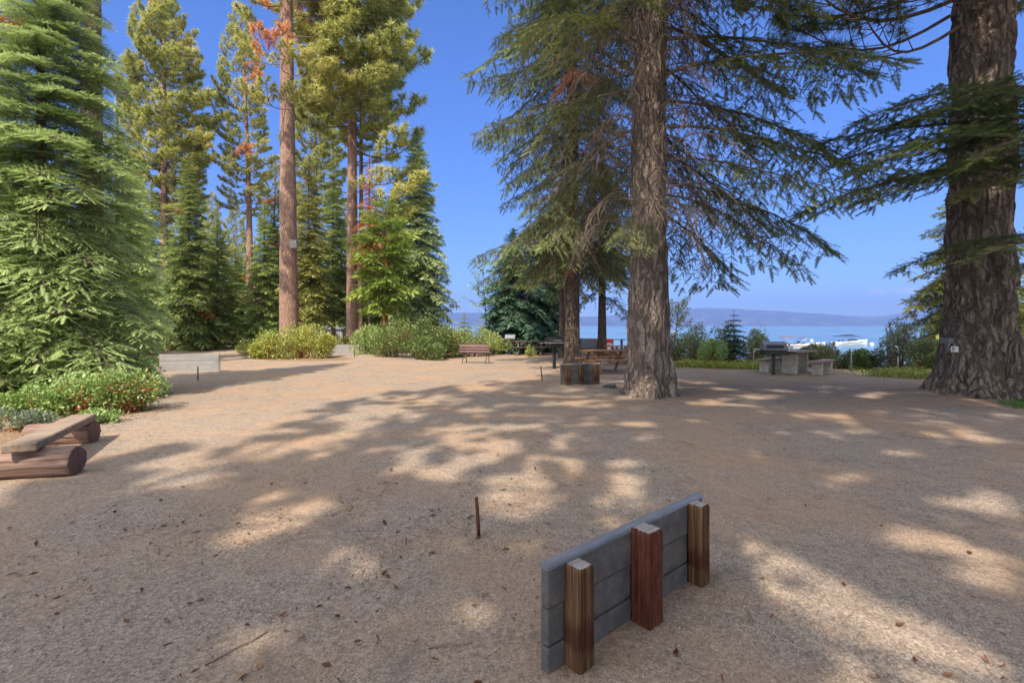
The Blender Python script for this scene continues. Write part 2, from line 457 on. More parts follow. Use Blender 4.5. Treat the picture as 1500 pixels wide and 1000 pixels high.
#FAMS
FIR_NEAR=fam(fir_bough,(1,2,3,4),L=2.6,lat_sp=.11,tw_sp=.105,tw_len=.235,tw=TW_NEAR,width=.46,droop=.40,rand=.36,bare=.03)
FIR_MID =fam(fir_bough,(5,6,7,8),L=2.6,lat_sp=.17,tw_sp=.19,tw_len=.40,tw=TW_MID,width=.44,droop=.40,rand=.45,bare=.02)
FIR_FAR =fam(fir_bough,(9,10,11),L=2.6,lat_sp=.26,tw_sp=.32,tw_len=.66,tw=TW_FAR,width=.46,droop=.2,rand=.5,bare=.02)
FIR_HANG=fam(fir_bough,(12,13,14,15),L=3.0,lat_sp=.135,tw_sp=.115,tw_len=.225,tw=TW_NEAR,width=.42,droop=.34,rand=.5,bare=.16,tdown=.30)
FIR_LONG=fam(fir_bough,(16,17,18),L=3.6,lat_sp=.13,tw_sp=.11,tw_len=.23,tw=TW_NEAR,width=.30,droop=.20,rand=.36,bare=.12)
CEDAR   =fam(fir_bough,(19,20,21),L=2.0,lat_sp=.17,tw_sp=.17,tw_len=.40,tw=TW_MID,width=.5,droop=.30,rand=.7,tdown=.15)
PINE_MID=fam(pine_bough,(31,32,33,34),L=3.2,tuft=TUFT_MID,tl=.30,n2=12,tpb=4)
PINE_NEAR=fam(pine_bough,(35,36,37),L=3.2,tuft=TUFT_NEAR,tl=.21,n2=13,tpb=4,bare=.25)
BARE=[bare_bough(s) for s in (41,42,43,44)]

# ------------------------------------------------------------------ trees
def trunk_mesh(name, h, r0, r1, lean=(0,0), flare=.45, fh=.9, nseg=20, dz=.35, rough=.04, seed=0, relief=0.0, roots=7, curve=0.0):
    nz=max(6,int(h/dz)); z=np.linspace(0,1,nz)**1.25*h
    if relief>0: z=np.concatenate([np.linspace(0,2.2,int(2.2/.035)),np.linspace(2.26,h,int((h-2.2)/.07))])
    nz=len(z); a=np.arange(nseg)*2*PI/nseg
    A,Z=np.meshgrid(a,z)
    rad=r0+(r1-r0)*(Z/h)
    fl=flare*r0*np.exp(-Z/fh*2.2)
    lob=.55+.45*np.sin(A*roots+seed+1.3*np.sin(A*2+seed))+.4*np.sin(A*3+seed*2)
    rad=rad+fl*(.6+.4*lob)
    rad*=1+rough*(vnoise(np.cos(A)*2.0+5,np.sin(A)*2.0+5,Z*.9,seed)-.5)*2
    if relief>0:
        cx,sx=np.cos(A)*rad*1.0,np.sin(A)*rad*1.0
        w=fbm(cx*3,sx*3,Z*1.3,3,seed+9)
        k=5.0 if r0>.6 else 6.5
        n1=vnoise(cx*k+w*3.2,sx*k+w*3.2,Z*1.15+w*3,seed+3); n2=vnoise(cx*k*2.1+w*3,sx*k*2.1,Z*3.2,seed+4)
        ridge=1-np.abs(2*n1-1); ridge=np.clip(1-ridge*1.15,0,1)**.6
        fine=fbm(cx*14,sx*14,Z*6,3,seed+6)
        rad=rad+relief*(ridge-.5+.35*(n2-.5)+.5*(fine-.45))*(1+.5*np.exp(-Z))
    cv=curve*np.sin(Z/h*PI)
    V=np.stack([np.cos(A)*rad+lean[0]*Z/h+cv,np.sin(A)*rad+lean[1]*Z/h,Z-.05],-1).reshape(-1,3)
    i=np.arange(nz-1)[:,None]*nseg;k=np.arange(nseg)[None,:];k2=(k+1)%nseg
    Fq=np.stack([i+k,i+k2,i+nseg+k2,i+nseg+k],-1).reshape(-1,4)
    V=np.concatenate([V,[[lean[0],lean[1],h+.02]]]); top=len(V)-1; b=(nz-1)*nseg
    Ft=np.stack([b+np.arange(nseg),b+(np.arange(nseg)+1)%nseg,np.full(nseg,top)],-1)
    return npmesh(name,V,[Fq,Ft],None,True)

def crown_specs(h0,h1,rmax,n,seed,el0=-.25,el1=.75,Lref=2.6,shape='cone',lean=(0,0),H=None,az=None,tintv=.12,dead=0.0,trunk_r=.0):
    n=int(n*(1.5 if shape!='cyl' else 1.4))
    r=np.random.default_rng(seed); H=H or h1; out=[]
    for k in range(n):
        t=((k+r.random())/n)
        if shape=='cone':
            t=t**.92; L=rmax*((1-t)**.82*.96+.05)
            if t<.12: L*=.72+2.2*t
        elif shape=='oval': L=rmax*(math.sin(PI*min(1,(t*.86+.14)))**.55)*(1.0-.25*t)+.15
        else: L=rmax
        z=h0+(h1-h0)*t
        L*=r.uniform(.72,1.12)
        a=(k*2.39996+r.normal()*.35) if az is None else r.uniform(*az)
        el=el0+(el1-el0)*t**1.3+r.normal()*.09
        o=(lean[0]*z/H,lean[1]*z/H,z)
        ti=r.normal()*tintv
        if r.random()<dead: ti=2.0
        out.append((r.integers(0,99),o,a,el,L/Lref,ti,r.normal()*.12))
    return out

def make_tree(name,label,cat,x,y,*,h,r0,r1=.03,crown,wood=None,fam_=None,fmat=None,bmat='bark_thin',lean=(0,0),rz=0.0,group=None,nseg=18,flare=.35,relief=0,extra_wood=None,scale=1.0,tseed=0,limbmat='limb',seg_dz=.35,curve=0.0,roots=7,fh=.9,rough=.04,z=0.0):
    t=thing(name,label,cat,(x,y,z),rz,group); t.scale=(scale,)*3
    link('trunk',trunk_mesh('trunk',h,r0,r1,lean,flare,fh,nseg,seg_dz,rough,tseed,relief,roots,curve),M[bmat],t)
    fo,wo=fam_
    link('crown',place(fo,crown).mesh('crown'),M[fmat],t)
    link('limbs',place(wo,crown).mesh('limbs'),M[limbmat],t)
    if extra_wood: link('dead_branches',extra_wood.mesh('dead_branches'),M['deadwood'],t)
    return t
#BODY
# ================================================================== SETTING
SX = [-400,-40,-12,-6,-3,2,7,9,12,16,25,60,2500]; SY=[400,300,120,60,42,38,37,26,21.5,18.5,15,10,5]
def shore(x): return np.interp(x, SX, SY)
def ground_z(x,y):
    x=np.asarray(x,float); y=np.asarray(y,float)
    d=y-shore(x)
    z=-3.2*np.clip(d/9,0,1)**1.3
    z=z+.05*(fbm(x*.35,y*.35,0,3,5)-.45)*np.clip((y-1)/6,0,1)
    for cx,cy,a,s in ((-10.9,15.6,.10,1.1),(-7.6,24.8,.10,1.3),(1.0,13.4,.05,.8)):
        z=z+a*np.exp(-((x-cx)**2+(y-cy)**2)/s**2)
    return z
def gz(x,y): return float(ground_z(x,y))
def axis_pts(a, b, fine0, fine1, st, n):
    m=np.arange(fine0,fine1,st)
    l=fine0-(np.geomspace(1,1+fine0-a,n)-1)[1:][::-1]; r=fine1+(np.geomspace(1,1+b-fine1,n)-1)
    return np.concatenate([l,m,r])
gx=axis_pts(-420,2500,-16,20,.12,40); gy=axis_pts(-60,420,-2,40,.14,26)
GX,GY=np.meshgrid(gx,gy)
GZ=ground_z(GX,GY)
near=(GX>-16)&(GX<20)&(GY>-2)&(GY<40)
GZ=GZ+np.where(near,(fbm(GX*2.1,GY*2.1,0,4,11)-.47)*.022,0)
nxg,nyg=len(gx),len(gy)
i=np.arange(nyg-1)[:,None]*nxg;k=np.arange(nxg-1)[None,:]
FG=np.stack([i+k,i+k+1,i+nxg+k+1,i+nxg+k],-1).reshape(-1,4)
# how much forest litter lies on the gravel (1 = litter)
def litter(x,y):
    e=np.interp(y,[-10,5.5,7.5,9,13,18,30,46,60],[-5.4,-5.6,-6.6,-6.8,-10.5,-14,-21,-30,-60])
    l=np.clip((e-x)/.7+.3,0,1)
    l=np.maximum(l,np.clip((y-np.interp(x,[-30,-20,-12,-9,-4,0,4,6.5,9,13,20],[52,46,35,29,27,26,24,20.5,18.2,16.6,13.5]))/1.0,0,1))
    l=np.maximum(l,np.clip(1.6-np.hypot((x+9.6)/2.3,(y-22.8)/1.1)*1.2,0,1))
    l=np.maximum(l,.42*np.clip(2.4-np.hypot(x-3.17,y-11.1),0,1)); l=np.maximum(l,.40*np.clip(3.0-np.hypot(x-10.7,y-11.1),0,1))
    return l
me=npmesh('ground',np.stack([GX,GY,GZ],-1).reshape(-1,3),[FG],litter(GX,GY).reshape(-1),True)
t=NT('decomposed_granite'); c=t.coord((1,1,1))
a=t.attr(); edge=t.math('ADD',a,t.math('MULTIPLY',t.math('SUBTRACT',t.noise(c,3.5,5,.7),.5),1.1))
lm=t.math('MULTIPLY',t.math('SUBTRACT',edge,.38),4.0,True)
sp=t.voro(c,95); sp2=t.voro(c,46); n1=t.noise(c,170,3,.7); n2=t.noise(c,.55,5,.62); n3=t.noise(c,6.5,6,.7)
grain=t.ramp(t.mix(sp.outputs['Color'],n1,.45),[(.22,(.085,.068,.055)),(.5,(.25,.195,.152)),(.8,(.46,.375,.30))])
grain=t.mix(grain,t.ramp(sp2.outputs['Color'],[(.2,(.155,.125,.10)),(.8,(.39,.32,.255))]),.30)
tan=t.mix(grain,(.36,.225,.13),t.math('MULTIPLY',t.math('SUBTRACT',n2,.42,True),2.6,True))
n4=t.noise(t.coord((1,1,1)),1.7,6,.75,1.2)
tan=t.mix(tan,(.15,.12,.095),t.math('MULTIPLY',t.math('SUBTRACT',n4,.53,True),4.0,True))
dk=t.math('MULTIPLY',t.math('SUBTRACT',n3,.56,True),3.2,True)
tan=t.mix(tan,(.10,.08,.065),t.math('MULTIPLY',dk,.75))
lt=t.ramp(t.noise(c,26,6,.75),[(.3,(.07,.045,.028)),(.5,(.21,.14,.085)),(.7,(.38,.28,.19))])
col=t.mix(tan,lt,lm)
h=t.math('ADD',t.math('MULTIPLY',sp.outputs['Distance'],.5),t.math('ADD',t.math('MULTIPLY',n1,.5),t.math('MULTIPLY',n3,.7)))
tread=t.math('ADD',t.noise(c,5.5,3,.5,.6),t.math('MULTIPLY',t.voro(c,3.3).outputs['Distance'],.5))
t.pbr(col,.95,t.bump(h,.32,.010,t.bump(tread,.55,.045)),.1)
M['ground']=t.m
tag(link('ground',me,M['ground']),kind='structure')

# lake
t=NT('lake_water'); c=t.coord((1,1,1))
w1=t.noise(t.coord((.9,.25,1)),1.0,4,.6); w2=t.noise(t.coord((.02,.004,1)),1.0,3)
colw=t.ramp(w2,[(.35,(.05,.11,.17)),(.65,(.09,.17,.24))])
t.pbr(colw,.22,t.bump(w1,.28,.25),.5); M['water']=t.m
V=np.array([(-14000,-40,WATER),(14000,-40,WATER),(14000,9300,WATER),(-14000,9300,WATER)],float)
tag(link('lake',npmesh('lake',V,[np.array([[0,1,2,3]])]),M['water']),kind='structure')

# far shore: a range of hills with its own relief
mx=np.linspace(-13000,13000,420); ty=np.linspace(0,1,26)
MX,TY=np.meshgrid(mx,ty); D0=9000.0
pxs=[-2000,0,500,655,690,720,760,820,900,960,985,1010,1045,1100,1150,1200,1240,1275,1300,1340,1380,1440,1500,1700,2400]
pys=[462,463,462,458,457.5,459,462,464,462,460,455,452,450,452.5,455,459,463,464.5,462.5,458,455.5,457,459,461,462]
ridge=np.interp(750+F*MX/(D0+1500),pxs,pys); Hh=(HOR-ridge)/F*(D0+1500)
prof=np.sin(np.clip(TY*1.0,0,1)*PI/2)**1.1
rn=fbm(MX/900,TY*2.5,0,5,21)-.47
MZ=WATER-4+ (Hh+8)*prof*(1+.35*rn*(1-TY)) + 140*rn*TY*(1-TY)*2
MZ[-1]=WATER-4; MZ[-2]=MZ[-3]*.6
MZ=MZ+np.where(TY>.8,18*(fbm(MX/260,TY*0,0,4,8)-.47),0)
MZ[0]=WATER-4
MY=D0+150*np.sin(MX/1700)+TY*1900
nm=len(mx); i=np.arange(len(ty)-1)[:,None]*nm;k=np.arange(nm-1)[None,:]
FM=np.stack([i+k,i+k+1,i+nm+k+1,i+nm+k],-1).reshape(-1,4)
t=NT('far_hill_forest'); c=t.coord((.002,.002,.004))
t.pbr(t.ramp(t.noise(c,2.2,6,.7),[(.42,(.02,.035,.03)),(.55,(.05,.055,.045)),(.68,(.26,.20,.16))]),1.0,None,.0); M['hills']=t.m
tag(link('hills',npmesh('hills',np.stack([MX,MY,MZ],-1).reshape(-1,3),[FM],None,True),M['hills']),kind='structure')
# the air between
HAZE_DENS=1.5e-4
mb=MB(); mb.box((0,5600,292),(30000,11800,600)); hz=mb.build('haze',None)
t=NT('haze_air'); pv=t.n('VolumePrincipled'); pv.inputs['Color'].default_value=(.30,.46,.95,1); pv.inputs['Density'].default_value=HAZE_DENS; pv.inputs['Anisotropy'].default_value=.2
t.l(pv.outputs[0],t.out.inputs['Volume']); hz.data.materials.append(t.m); tag(hz,kind='stuff')

# ================================================================== HORSESHOE BOARDS
M['plank_grey']=None
t=NT('grey_plank'); g=t.noise(t.coord((3,30,30)),1,4,.6); b=t.noise(t.coord((9,9,9)),1,6,.75)
colp=t.ramp(b,[(.3,(.055,.052,.052)),(.5,(.105,.098,.094)),(.7,(.17,.155,.142))]); colp=t.mix(colp,(.12,.11,.11),t.math('MULTIPLY',g,.3))
sp=t.voro(t.coord((14,14,14)),1.0); colp=t.mix(colp,(.10,.09,.09),t.math('MULTIPLY',t.math('LESS_THAN',sp.outputs['Distance'],.16),.45))
t.pbr(colp,.7,t.bump(b,.2,.004),.3); M['plank_grey']=t.m
t=NT('grey_rail_cap'); b=t.noise(t.coord((5,40,40)),1,4); t.pbr(t.ramp(b,[(.3,(.13,.14,.16)),(.7,(.21,.22,.25))]),.45,t.bump(b,.1,.003),.4); M['cap']=t.m

t=NT('weathered_post'); g=t.noise(t.coord((36,36,1.8)),1.0,7,.7,1.0); b=t.noise(t.coord((5,5,3)),1.0,4,.6); g2=t.noise(t.coord((150,150,5)),1.0,3)
cw=t.ramp(g,[(.30,(.03,.017,.011)),(.47,(.15,.078,.038)),(.62,(.27,.155,.085)),(.82,(.32,.235,.165))]); cw=t.mix(cw,(.06,.035,.02),t.math('MULTIPLY',g2,.5))
tcw=t.n('TexCoord'); sz_=t.n('SeparateXYZ'); t.l(tcw.outputs['Object'],sz_.inputs[0])
zz_=t.math('ADD',sz_.outputs['Z'],t.math('MULTIPLY',t.math('SUBTRACT',b,.5),.22))
st1=t.n('MapRange'); st1.interpolation_type='SMOOTHSTEP'; st1.inputs['From Min'].default_value=.26; st1.inputs['From Max'].default_value=.16; t.l(zz_,st1.inputs['Value'])
st2=t.n('MapRange'); st2.interpolation_type='SMOOTHSTEP'; st2.inputs['From Min'].default_value=.07; st2.inputs['From Max'].default_value=.11; t.l(zz_,st2.inputs['Value'])
cw=t.mix(cw,(.075,.025,.015),t.math('MULTIPLY',t.math('MULTIPLY',st1.outputs[0],st2.outputs[0]),.75))
t.pbr(cw,.9,t.bump(g,1.0,.008),.15); M['post_weather']=t.m

t=NT('red_stained_post'); g=t.noise(t.coord((70,70,9)),1.0,5,.65,.8); b=t.noise(t.coord((8,8,5)),1.0,5,.7)
cw=t.ramp(g,[(.3,(.05,.018,.012)),(.5,(.125,.042,.027)),(.72,(.18,.07,.045))]); cw=t.mix(cw,(.22,.15,.11),t.math('MULTIPLY',t.math('SUBTRACT',b,.60,True),3.0,True))
vs=t.voro(t.coord((11,11,7)),1.0); cw=t.mix(cw,(.03,.012,.008),t.math('MULTIPLY',t.math('LESS_THAN',vs.outputs['Distance'],.10),.8))
t.pbr(cw,.85,t.bump(g,.7,.006),.15); M['post_red']=t.m
M['endgrain']=mat_wood('post_end_grain',(.36,.33,.30),(.12,.105,.095),'x',.95,1.0,1.0)
M['plank_pale']=mat_wood('pale_sanded_plank',(.30,.29,.285),(.22,.21,.205),'x',.7,.5,.15)
M['rust']=mat_plain('rusty_iron',(.13,.055,.03),.8,.3,.5,30)

def post(parent,x,y,w,d,h,mat,bev=.012,seed=0,groove=True,topmat='endgrain'):
    """square post standing on z=0 with weathered, grooved faces"""
    n=28; r=np.random.default_rng(seed); prof=[]
    for e in range(4):
        for q in range(n):
            u=-1+2*q/n; 
            px_,py_=[(u,-1),(1,u),(-u,1),(-1,-u)][e]
            rr=(abs(px_)**26+abs(py_)**26)**(-1/26.) ; prof.append((px_*rr*w/2,py_*rr*d/2))
    prof=np.array(prof); m=len(prof); zs=np.concatenate([np.linspace(-.1,h-.03,22),[h-.018,h-.007,h]])
    V=[]
    gro=np.array([(.003+.006*r.random())*(r.random()<.38) for _ in range(m)]) if groove else np.zeros(m)
    for z in zs:
        k=1-(.05 if z>h-.012 else .0)-(.06 if z>h-.002 else 0)
        nn=(vnoise(prof[:,0]*60+z*2,prof[:,1]*60,z*3,seed)-.5)*(.003 if groove else .0008)
        s=k-(gro-nn)/(w/2)
        V.append(np.column_stack([prof[:,0]*s,prof[:,1]*s,np.full(m,z+ (0.006*(vnoise(prof[:,0]*30,prof[:,1]*30,0,seed)-.5) if z>h-.03 else 0))]))
    V=np.concatenate(V); nz=len(zs)
    i=np.arange(nz-1)[:,None]*m;k=np.arange(m)[None,:];k2=(k+1)%m
    Fq=np.stack([i+k,i+k2,i+m+k2,i+m+k],-1).reshape(-1,4)
    o=link('post',npmesh('post',V,[Fq],None,True),M[mat],parent,(x,y,0))
    # end grain: a fan, slightly domed
    rim=V[-m:]*[1,1,1]; Vt=np.concatenate([rim+[0,0,.0006],rim*[.6,.6,1]+[0,0,.003],[[0,0,h+.003]]])
    Ft=np.stack([m+np.arange(m),m+(np.arange(m)+1)%m,np.full(m,2*m)],-1); Fr=np.stack([np.arange(m),(np.arange(m)+1)%m,m+(np.arange(m)+1)%m,m+np.arange(m)],-1)
    link('end_grain',npmesh('end_grain',Vt,[Fr,Ft],None,True),M[topmat],o)
    return o
def backboard(name,label,ax,ay,ang,L,H,posts,side=-1,mat='plank_grey',cap='cap',thick=.05,group='horseshoe backboards',nb=3,bury=.0,z0=None):
    """local x runs along the board from its near end; the posts stand on local -y"""
    z=gz(ax+math.cos(ang)*L/2,ay+math.sin(ang)*L/2)-bury if z0 is None else z0
    t=thing(name,label,'backboard',(ax,ay,z),ang,group)
    zz=-.06; hb=(H-.0+.06)/nb
    for k in range(nb):
        off=[.0,.003,-.002][k%3]; top=H if k==nb-1 else zz+hb-(.007 if mat=='plank_grey' else .0015)
        m=MB(); m.box((L/2+off,off*1.5,(zz+top)/2),(L,thick,top-zz),None,.010 if mat=='plank_grey' else .002,2)
        m.build('plank',M[mat],t)
        zz+=hb
    if cap:
        m=MB(); rr=thick/2+.005; n=10
        out=[(-rr,0)]+[(-rr*math.cos(PI*q/n),.004+rr*.8*math.sin(PI*q/n)) for q in range(n+1)]+[(rr,0)]
        m.prism([(y,zv+H+.0015) for y,zv in out],-.006,L+.006,'x'); m.build('cap',M[cap],t)
    for (px_,w,d,h,mt,sd,gv) in posts:
        post(t,px_,side*(thick/2+d/2+.001),w,d,h,mt,seed=sd,groove=gv)
    return t
ang=math.atan2(.652,.758)
backboard('horseshoe_backboard','low grey plank backboard in the foreground held by two weathered posts and one red post',.166-.0163,2.196+.019,ang,1.42,.475,
    [(.155,.10,.10,.475,'post_weather',3,True),(.695,.128,.125,.50,'post_red',5,True),(1.275,.10,.10,.49,'post_weather',8,True)],z0=0.0)
backboard('horseshoe_backboard','low grey plank backboard with three brown posts standing left of the centre pine',1.31,12.9,R(22),1.22,.54,
    [(.17,.10,.10,.55,'post_weather',13,True),(.60,.10,.10,.55,'post_weather',14,True),(1.08,.10,.10,.55,'post_weather',15,True)],z0=.0)
backboard('horseshoe_backboard','pale sanded backboard at the far left, longest of the four and nearest the green bushes',-11.87,16.1,R(10),1.86,.60,
    [(.2,.1,.1,.55,'post_weather',23,True),(.93,.1,.1,.55,'post_weather',24,True),(1.66,.1,.1,.55,'post_weather',25,True)],side=1,mat='plank_pale',cap=None,bury=.03)
backboard('horseshoe_backboard','small pale backboard in front of the slim pine trunk beside the hedge',-9.92,26.4,R(2),1.45,.58,
    [(.15,.1,.1,.5,'post_weather',33,True),(.72,.1,.1,.5,'post_weather',34,True),(1.3,.1,.1,.5,'post_weather',35,True)],side=1,mat='plank_pale',cap=None,bury=.03)
def stake(label,px,py,h,lean,r=.012):
    x,y,_=P(px,py); m=MB(); z=gz(x,y)
    m.tube([(0,0,-.08),(lean*.5,0,h*.5),(lean,0,h-.006),(lean,0,h)],[r,r,r,r*.8],12)
    o=m.build('horseshoe_stake',M['rust'],None,(x,y,z)); tag(o,label,'stake','iron horseshoe stakes')
    for p in o.data.polygons: p.use_smooth=len(p.vertices)==4
stake('short rusty iron stake leaning left in the gravel beyond the foreground backboard',702,785,.30,-.022,.0135)
stake('dark iron stake standing left of the backboard by the centre pine',794.5,559.5,.41,-.05,.016)
stake('iron stake in the sand in front of the far left pale backboard',290,556.5,.40,0,.017)
stake('distant thin stake in front of the small pale backboard by the hedge',519,524,.38,0,.02)

# ================================================================== LOG BENCH
M['log']=mat_wood('peeling_log',(.30,.20,.16),(.09,.055,.045),'x',.9,1.4,1.0)
M['log_end']=mat_wood('log_end_wood',(.22,.13,.10),(.10,.055,.045),'z',.9,1,.6)
M['bench_plank']=mat_wood('bench_plank_wood',(.40,.31,.24),(.17,.12,.10),'x',.85,.8,.5)
def log_mesh(L,r,seed):
    nz=70;na=96; xs=np.linspace(0,L,nz); a=np.arange(na)*2*PI/na
    XX,A=np.meshgrid(xs,a,indexing='ij'); rr=r*(1+.09*(vnoise(np.cos(A)*2+5,np.sin(A)*2+5,XX*1.6,seed)-.5)*2+.07*(vnoise(np.cos(A)*9+9,np.sin(A)*9+9,XX*2.5,seed+2)-.5)); ck=np.abs(2*vnoise(np.cos(A)*4+9,np.sin(A)*4+9,XX*.8,seed+5)-1); rr=rr*(1-.12*np.clip(1-ck*9,0,1))
    rr*=np.where((XX<.01)|(XX>L-.01),.95,1)
    V=np.stack([XX,np.cos(A)*rr,np.sin(A)*rr],-1).reshape(-1,3)
    i=np.arange(nz-1)[:,None]*na;k=np.arange(na)[None,:];k2=(k+1)%na
    return V,np.stack([i+k,i+k2,i+na+k2,i+na+k],-1).reshape(-1,4),na
def log(label,p,q,r,seed):
    d=Vector((q[0]-p[0],q[1]-p[1],0)); L=d.length; V,Fq,na=log_mesh(L,r,seed)
    t=thing('log',label,'log',(p[0],p[1],r*.93),math.atan2(d.y,d.x),'logs carrying the bench plank')
    link('bark',npmesh('bark',V,[Fq],None,True),M['log'],t)
    for e in (0,1):
        rim=V[:na] if e==0 else V[-na:]; n0=len(rim)
        cx=rim[:,0].mean()+(.002 if e else -.002)
        Vt=np.concatenate([rim,[[cx,0,0]]]); Ft=np.stack([np.arange(n0),(np.arange(n0)+1)%n0,np.full(n0,n0)],-1)
        link('end_face',npmesh('end_face',Vt,[Ft]),M['log_end'],t)
log('thick brown log in front, nearest the camera, under the near end of the plank',(-6.2,4.84),(-4.69,5.16),.158,1)
log('shorter reddish log behind, under the far end of the plank',(-6.45,6.38),(-5.72,6.55),.15,2)
m=MB(); m.bar((-5.02,4.86,.30+.055),(-5.93,6.62,.28+.055),.28,.09,.012)
# split in the near end
o=m.build('bench_plank',mat_wood('bench_plank_wood2',(.33,.25,.19),(.15,.11,.09),'y',.85,.8,.5)); tag(o,'weathered grey brown plank laid across the two logs','plank')

# ================================================================== PICNIC FURNITURE
M['table_wood']=mat_wood('table_wood',(.33,.17,.08),(.16,.08,.04),'x',.7,.6,.3)
M['table_wood_dark']=mat_wood('table_wood_dark',(.13,.09,.075),(.06,.04,.035),'x',.7,.6,.3)
M['black_metal']=mat_plain('black_metal',(.03,.03,.034),.45,.4,.3,12,.5)
M['grey_metal']=mat_plain('grey_metal',(.17,.19,.23),.6,.2,.2,12,.5)
M['silver']=mat_plain('silver_metal',(.38,.38,.38),.5,.4,.2,12,.5)
M['concrete']=mat_plain('concrete',(.40,.37,.32),.9,0,.18,9)
M['white_paint']=mat_plain('white_paint',(.75,.75,.74),.5,0,.05,5)
M['purple_wood']=mat_wood('plum_bench_slats',(.21,.12,.12),(.10,.055,.06),'x',.7,.6,.3)
def picnic_table(label,x,y,rz,mat,L=1.85,group='wooden picnic tables'):
    z=gz(x,y); t=thing('picnic_table',label,'table',(x,y,z),rz,group)
    m=MB()
    for k in range(5): m.box((0,-.3+.15*k,.74),(L,.138,.04),None,.004)
    m.build('tabletop',M[mat],t)
    for s in (-1,1):
        m=MB(); m.box((0,s*.70,.44),(L,.14,.04),None,.004); m.box((0,s*.555,.44),(L,.14,.04),None,.004); m.build('seat',M[mat],t)
        e=s*(L/2-.3)
        m=MB(); m.bar((e,-.68,0),(e,-.22,.72),.04,.09,.003,up=(1,0,0)); m.build('leg',M[mat],t)
        m=MB(); m.bar((e,.68,0),(e,.22,.72),.04,.09,.003,up=(1,0,0)); m.build('leg',M[mat],t)
        m=MB(); m.bar((e+s*.042,-.76,.375),(e+s*.042,.76,.375),.04,.09,.003); m.build('crossbar',M[mat],t)
        m=MB(); m.bar((e-s*.042,0,.40),(s*.15,0,.70),.04,.08,.003); m.build('brace',M[mat],t)
    return t
picnic_table('orange brown picnic table just left of the centre pine trunk',3.35,16.6,R(16),'table_wood')
picnic_table('dark weathered picnic table beside the small grey grill, in front of the blue green fir',1.0,26.2,R(-8),'table_wood_dark')
picnic_table('brown picnic table behind the orange brown one, half hidden by the centre pine',5.0,20.2,R(10),'table_wood',2.0)
def drum_grill(label,x,y,rz,lid,base_z=.8,group='pedestal barbecue grills'):
    z=gz(x,y); t=thing('barbecue_grill',label,'grill',(x,y,z),rz,group)
    m=MB(); m.box((0,0,base_z/2-.03),(.10,.10,base_z+.06),None,.006); m.build('post',M['black_metal'],t)
    m=MB(); m.prism([(-.22,base_z),(.22,base_z),(.26,base_z+.16),(-.26,base_z+.16)],-.27,.27,'x'); m.build('firebox',M['black_metal'],t)
    m=MB(); m.box((0,0,base_z+.172),(.57,.55,.02),None,.003); m.build('rim',M['silver'],t)
    m=MB(); n=12; m.prism([(-.26*math.cos(PI*q/n),base_z+.184+.21*math.sin(PI*q/n)) for q in range(n+1)],-.27,.27,'x'); l=m.build('lid',M[lid],t)
    m=MB(); m.tube([(-.12,-.27,base_z+.26),(-.12,-.32,base_z+.26),(.12,-.32,base_z+.26),(.12,-.27,base_z+.26)],.010,8); m.build('handle',M['silver'],l)
    m=MB(); m.box((-.43,0,base_z+.165),(.28,.36,.02),None,.003); m.build('side_shelf',M['grey_metal'],t)
    return t
x,y,_=P(812,540); drum_grill('black hooded barbecue with a pale rim on a single post left of the mid trunk',x,y,R(20),'black_metal')
x,y,_=P(747,519.5); drum_grill('small grey hooded barbecue at the end of the dark picnic table',x,y,0,'grey_metal',.72)
# plum coloured bench
x,y,_=P(697,531.5); t_=thing('park_bench','plum brown slatted bench with its back to us beside the hedge','bench',(x,y,gz(x,y)),R(-14))
m=MB(); 
for k in range(3): m.box((0,-.16-.03*k,.52+.115*k),(1.32,.03,.10),Matrix.Rotation(R(-12),3,'X'),.004)
m.build('backrest',M['purple_wood'],t_)
m=MB()
for k in range(3): m.box((0,-.05+.13*k,.43),(1.36,.115,.035),None,.004)
m.build('seat',M['purple_wood'],t_)
for s in (-1,1):
    m=MB(); m.tube([(s*.52,.26,0),(s*.52,.20,.40),(s*.52,-.1,.41),(s*.52,-.17,.80)],.018,8); m.build('frame',M['black_metal'],t_)
    m=MB(); m.tube([(s*.52,-.30,0),(s*.52,-.04,.40)],.018,8); m.build('leg',M['black_metal'],t_)
# concrete picnic set on the right
cx,cy=X(1165,16.4),16.4; rz=R(-47)
t_=thing('picnic_table','concrete legged picnic table with a brown slab top by the lakeside hedge','table',(cx,cy,gz(cx,cy)),rz)
m=MB(); m.box((0,0,.72),(.88,1.75,.06),None,.008); m.build('tabletop',mat_wood('slab_wood',(.27,.19,.15),(.15,.10,.085),'y',.75,.6,.3),t_)
for s in (-1,1):
    m=MB(); m.box((0,s*.55,.345),(.46,.12,.69),None,.008); m.build('leg',M['concrete'],t_)
for sd,nm in ((-1,'low bench on concrete blocks left of the concrete picnic table, behind the box grill'),(1,'low bench on concrete blocks right of the concrete picnic table')):
    ox,oy=sd*.80*math.cos(rz),sd*.80*math.sin(rz)
    b=thing('low_bench',nm,'bench',(cx+ox,cy+oy,gz(cx+ox,cy+oy)),rz,'benches of the concrete picnic set')
    m=MB(); m.box((0,0,.43),(.34,1.75,.06),None,.008); m.build('seat',bpy.data.materials['slab_wood'],b)
    for s in (-1,1):
        m=MB(); m.box((0,s*.55,.20),(.30,.13,.40),None,.008); m.build('leg',M['concrete'],b)
x,y=X(1133,15.7),15.7
g=thing('barbecue_grill','box shaped barbecue with a tilted grey lid on a dark post by the concrete table','grill',(x,y,gz(x,y)),R(-12),'pedestal barbecue grills')
m=MB(); m.box((0,0,.32),(.09,.09,.70),None,.005); m.build('post',M['black_metal'],g)
m=MB(); m.box((0,0,.74),(.72,.46,.14),None,.012); m.build('firebox',M['black_metal'],g)
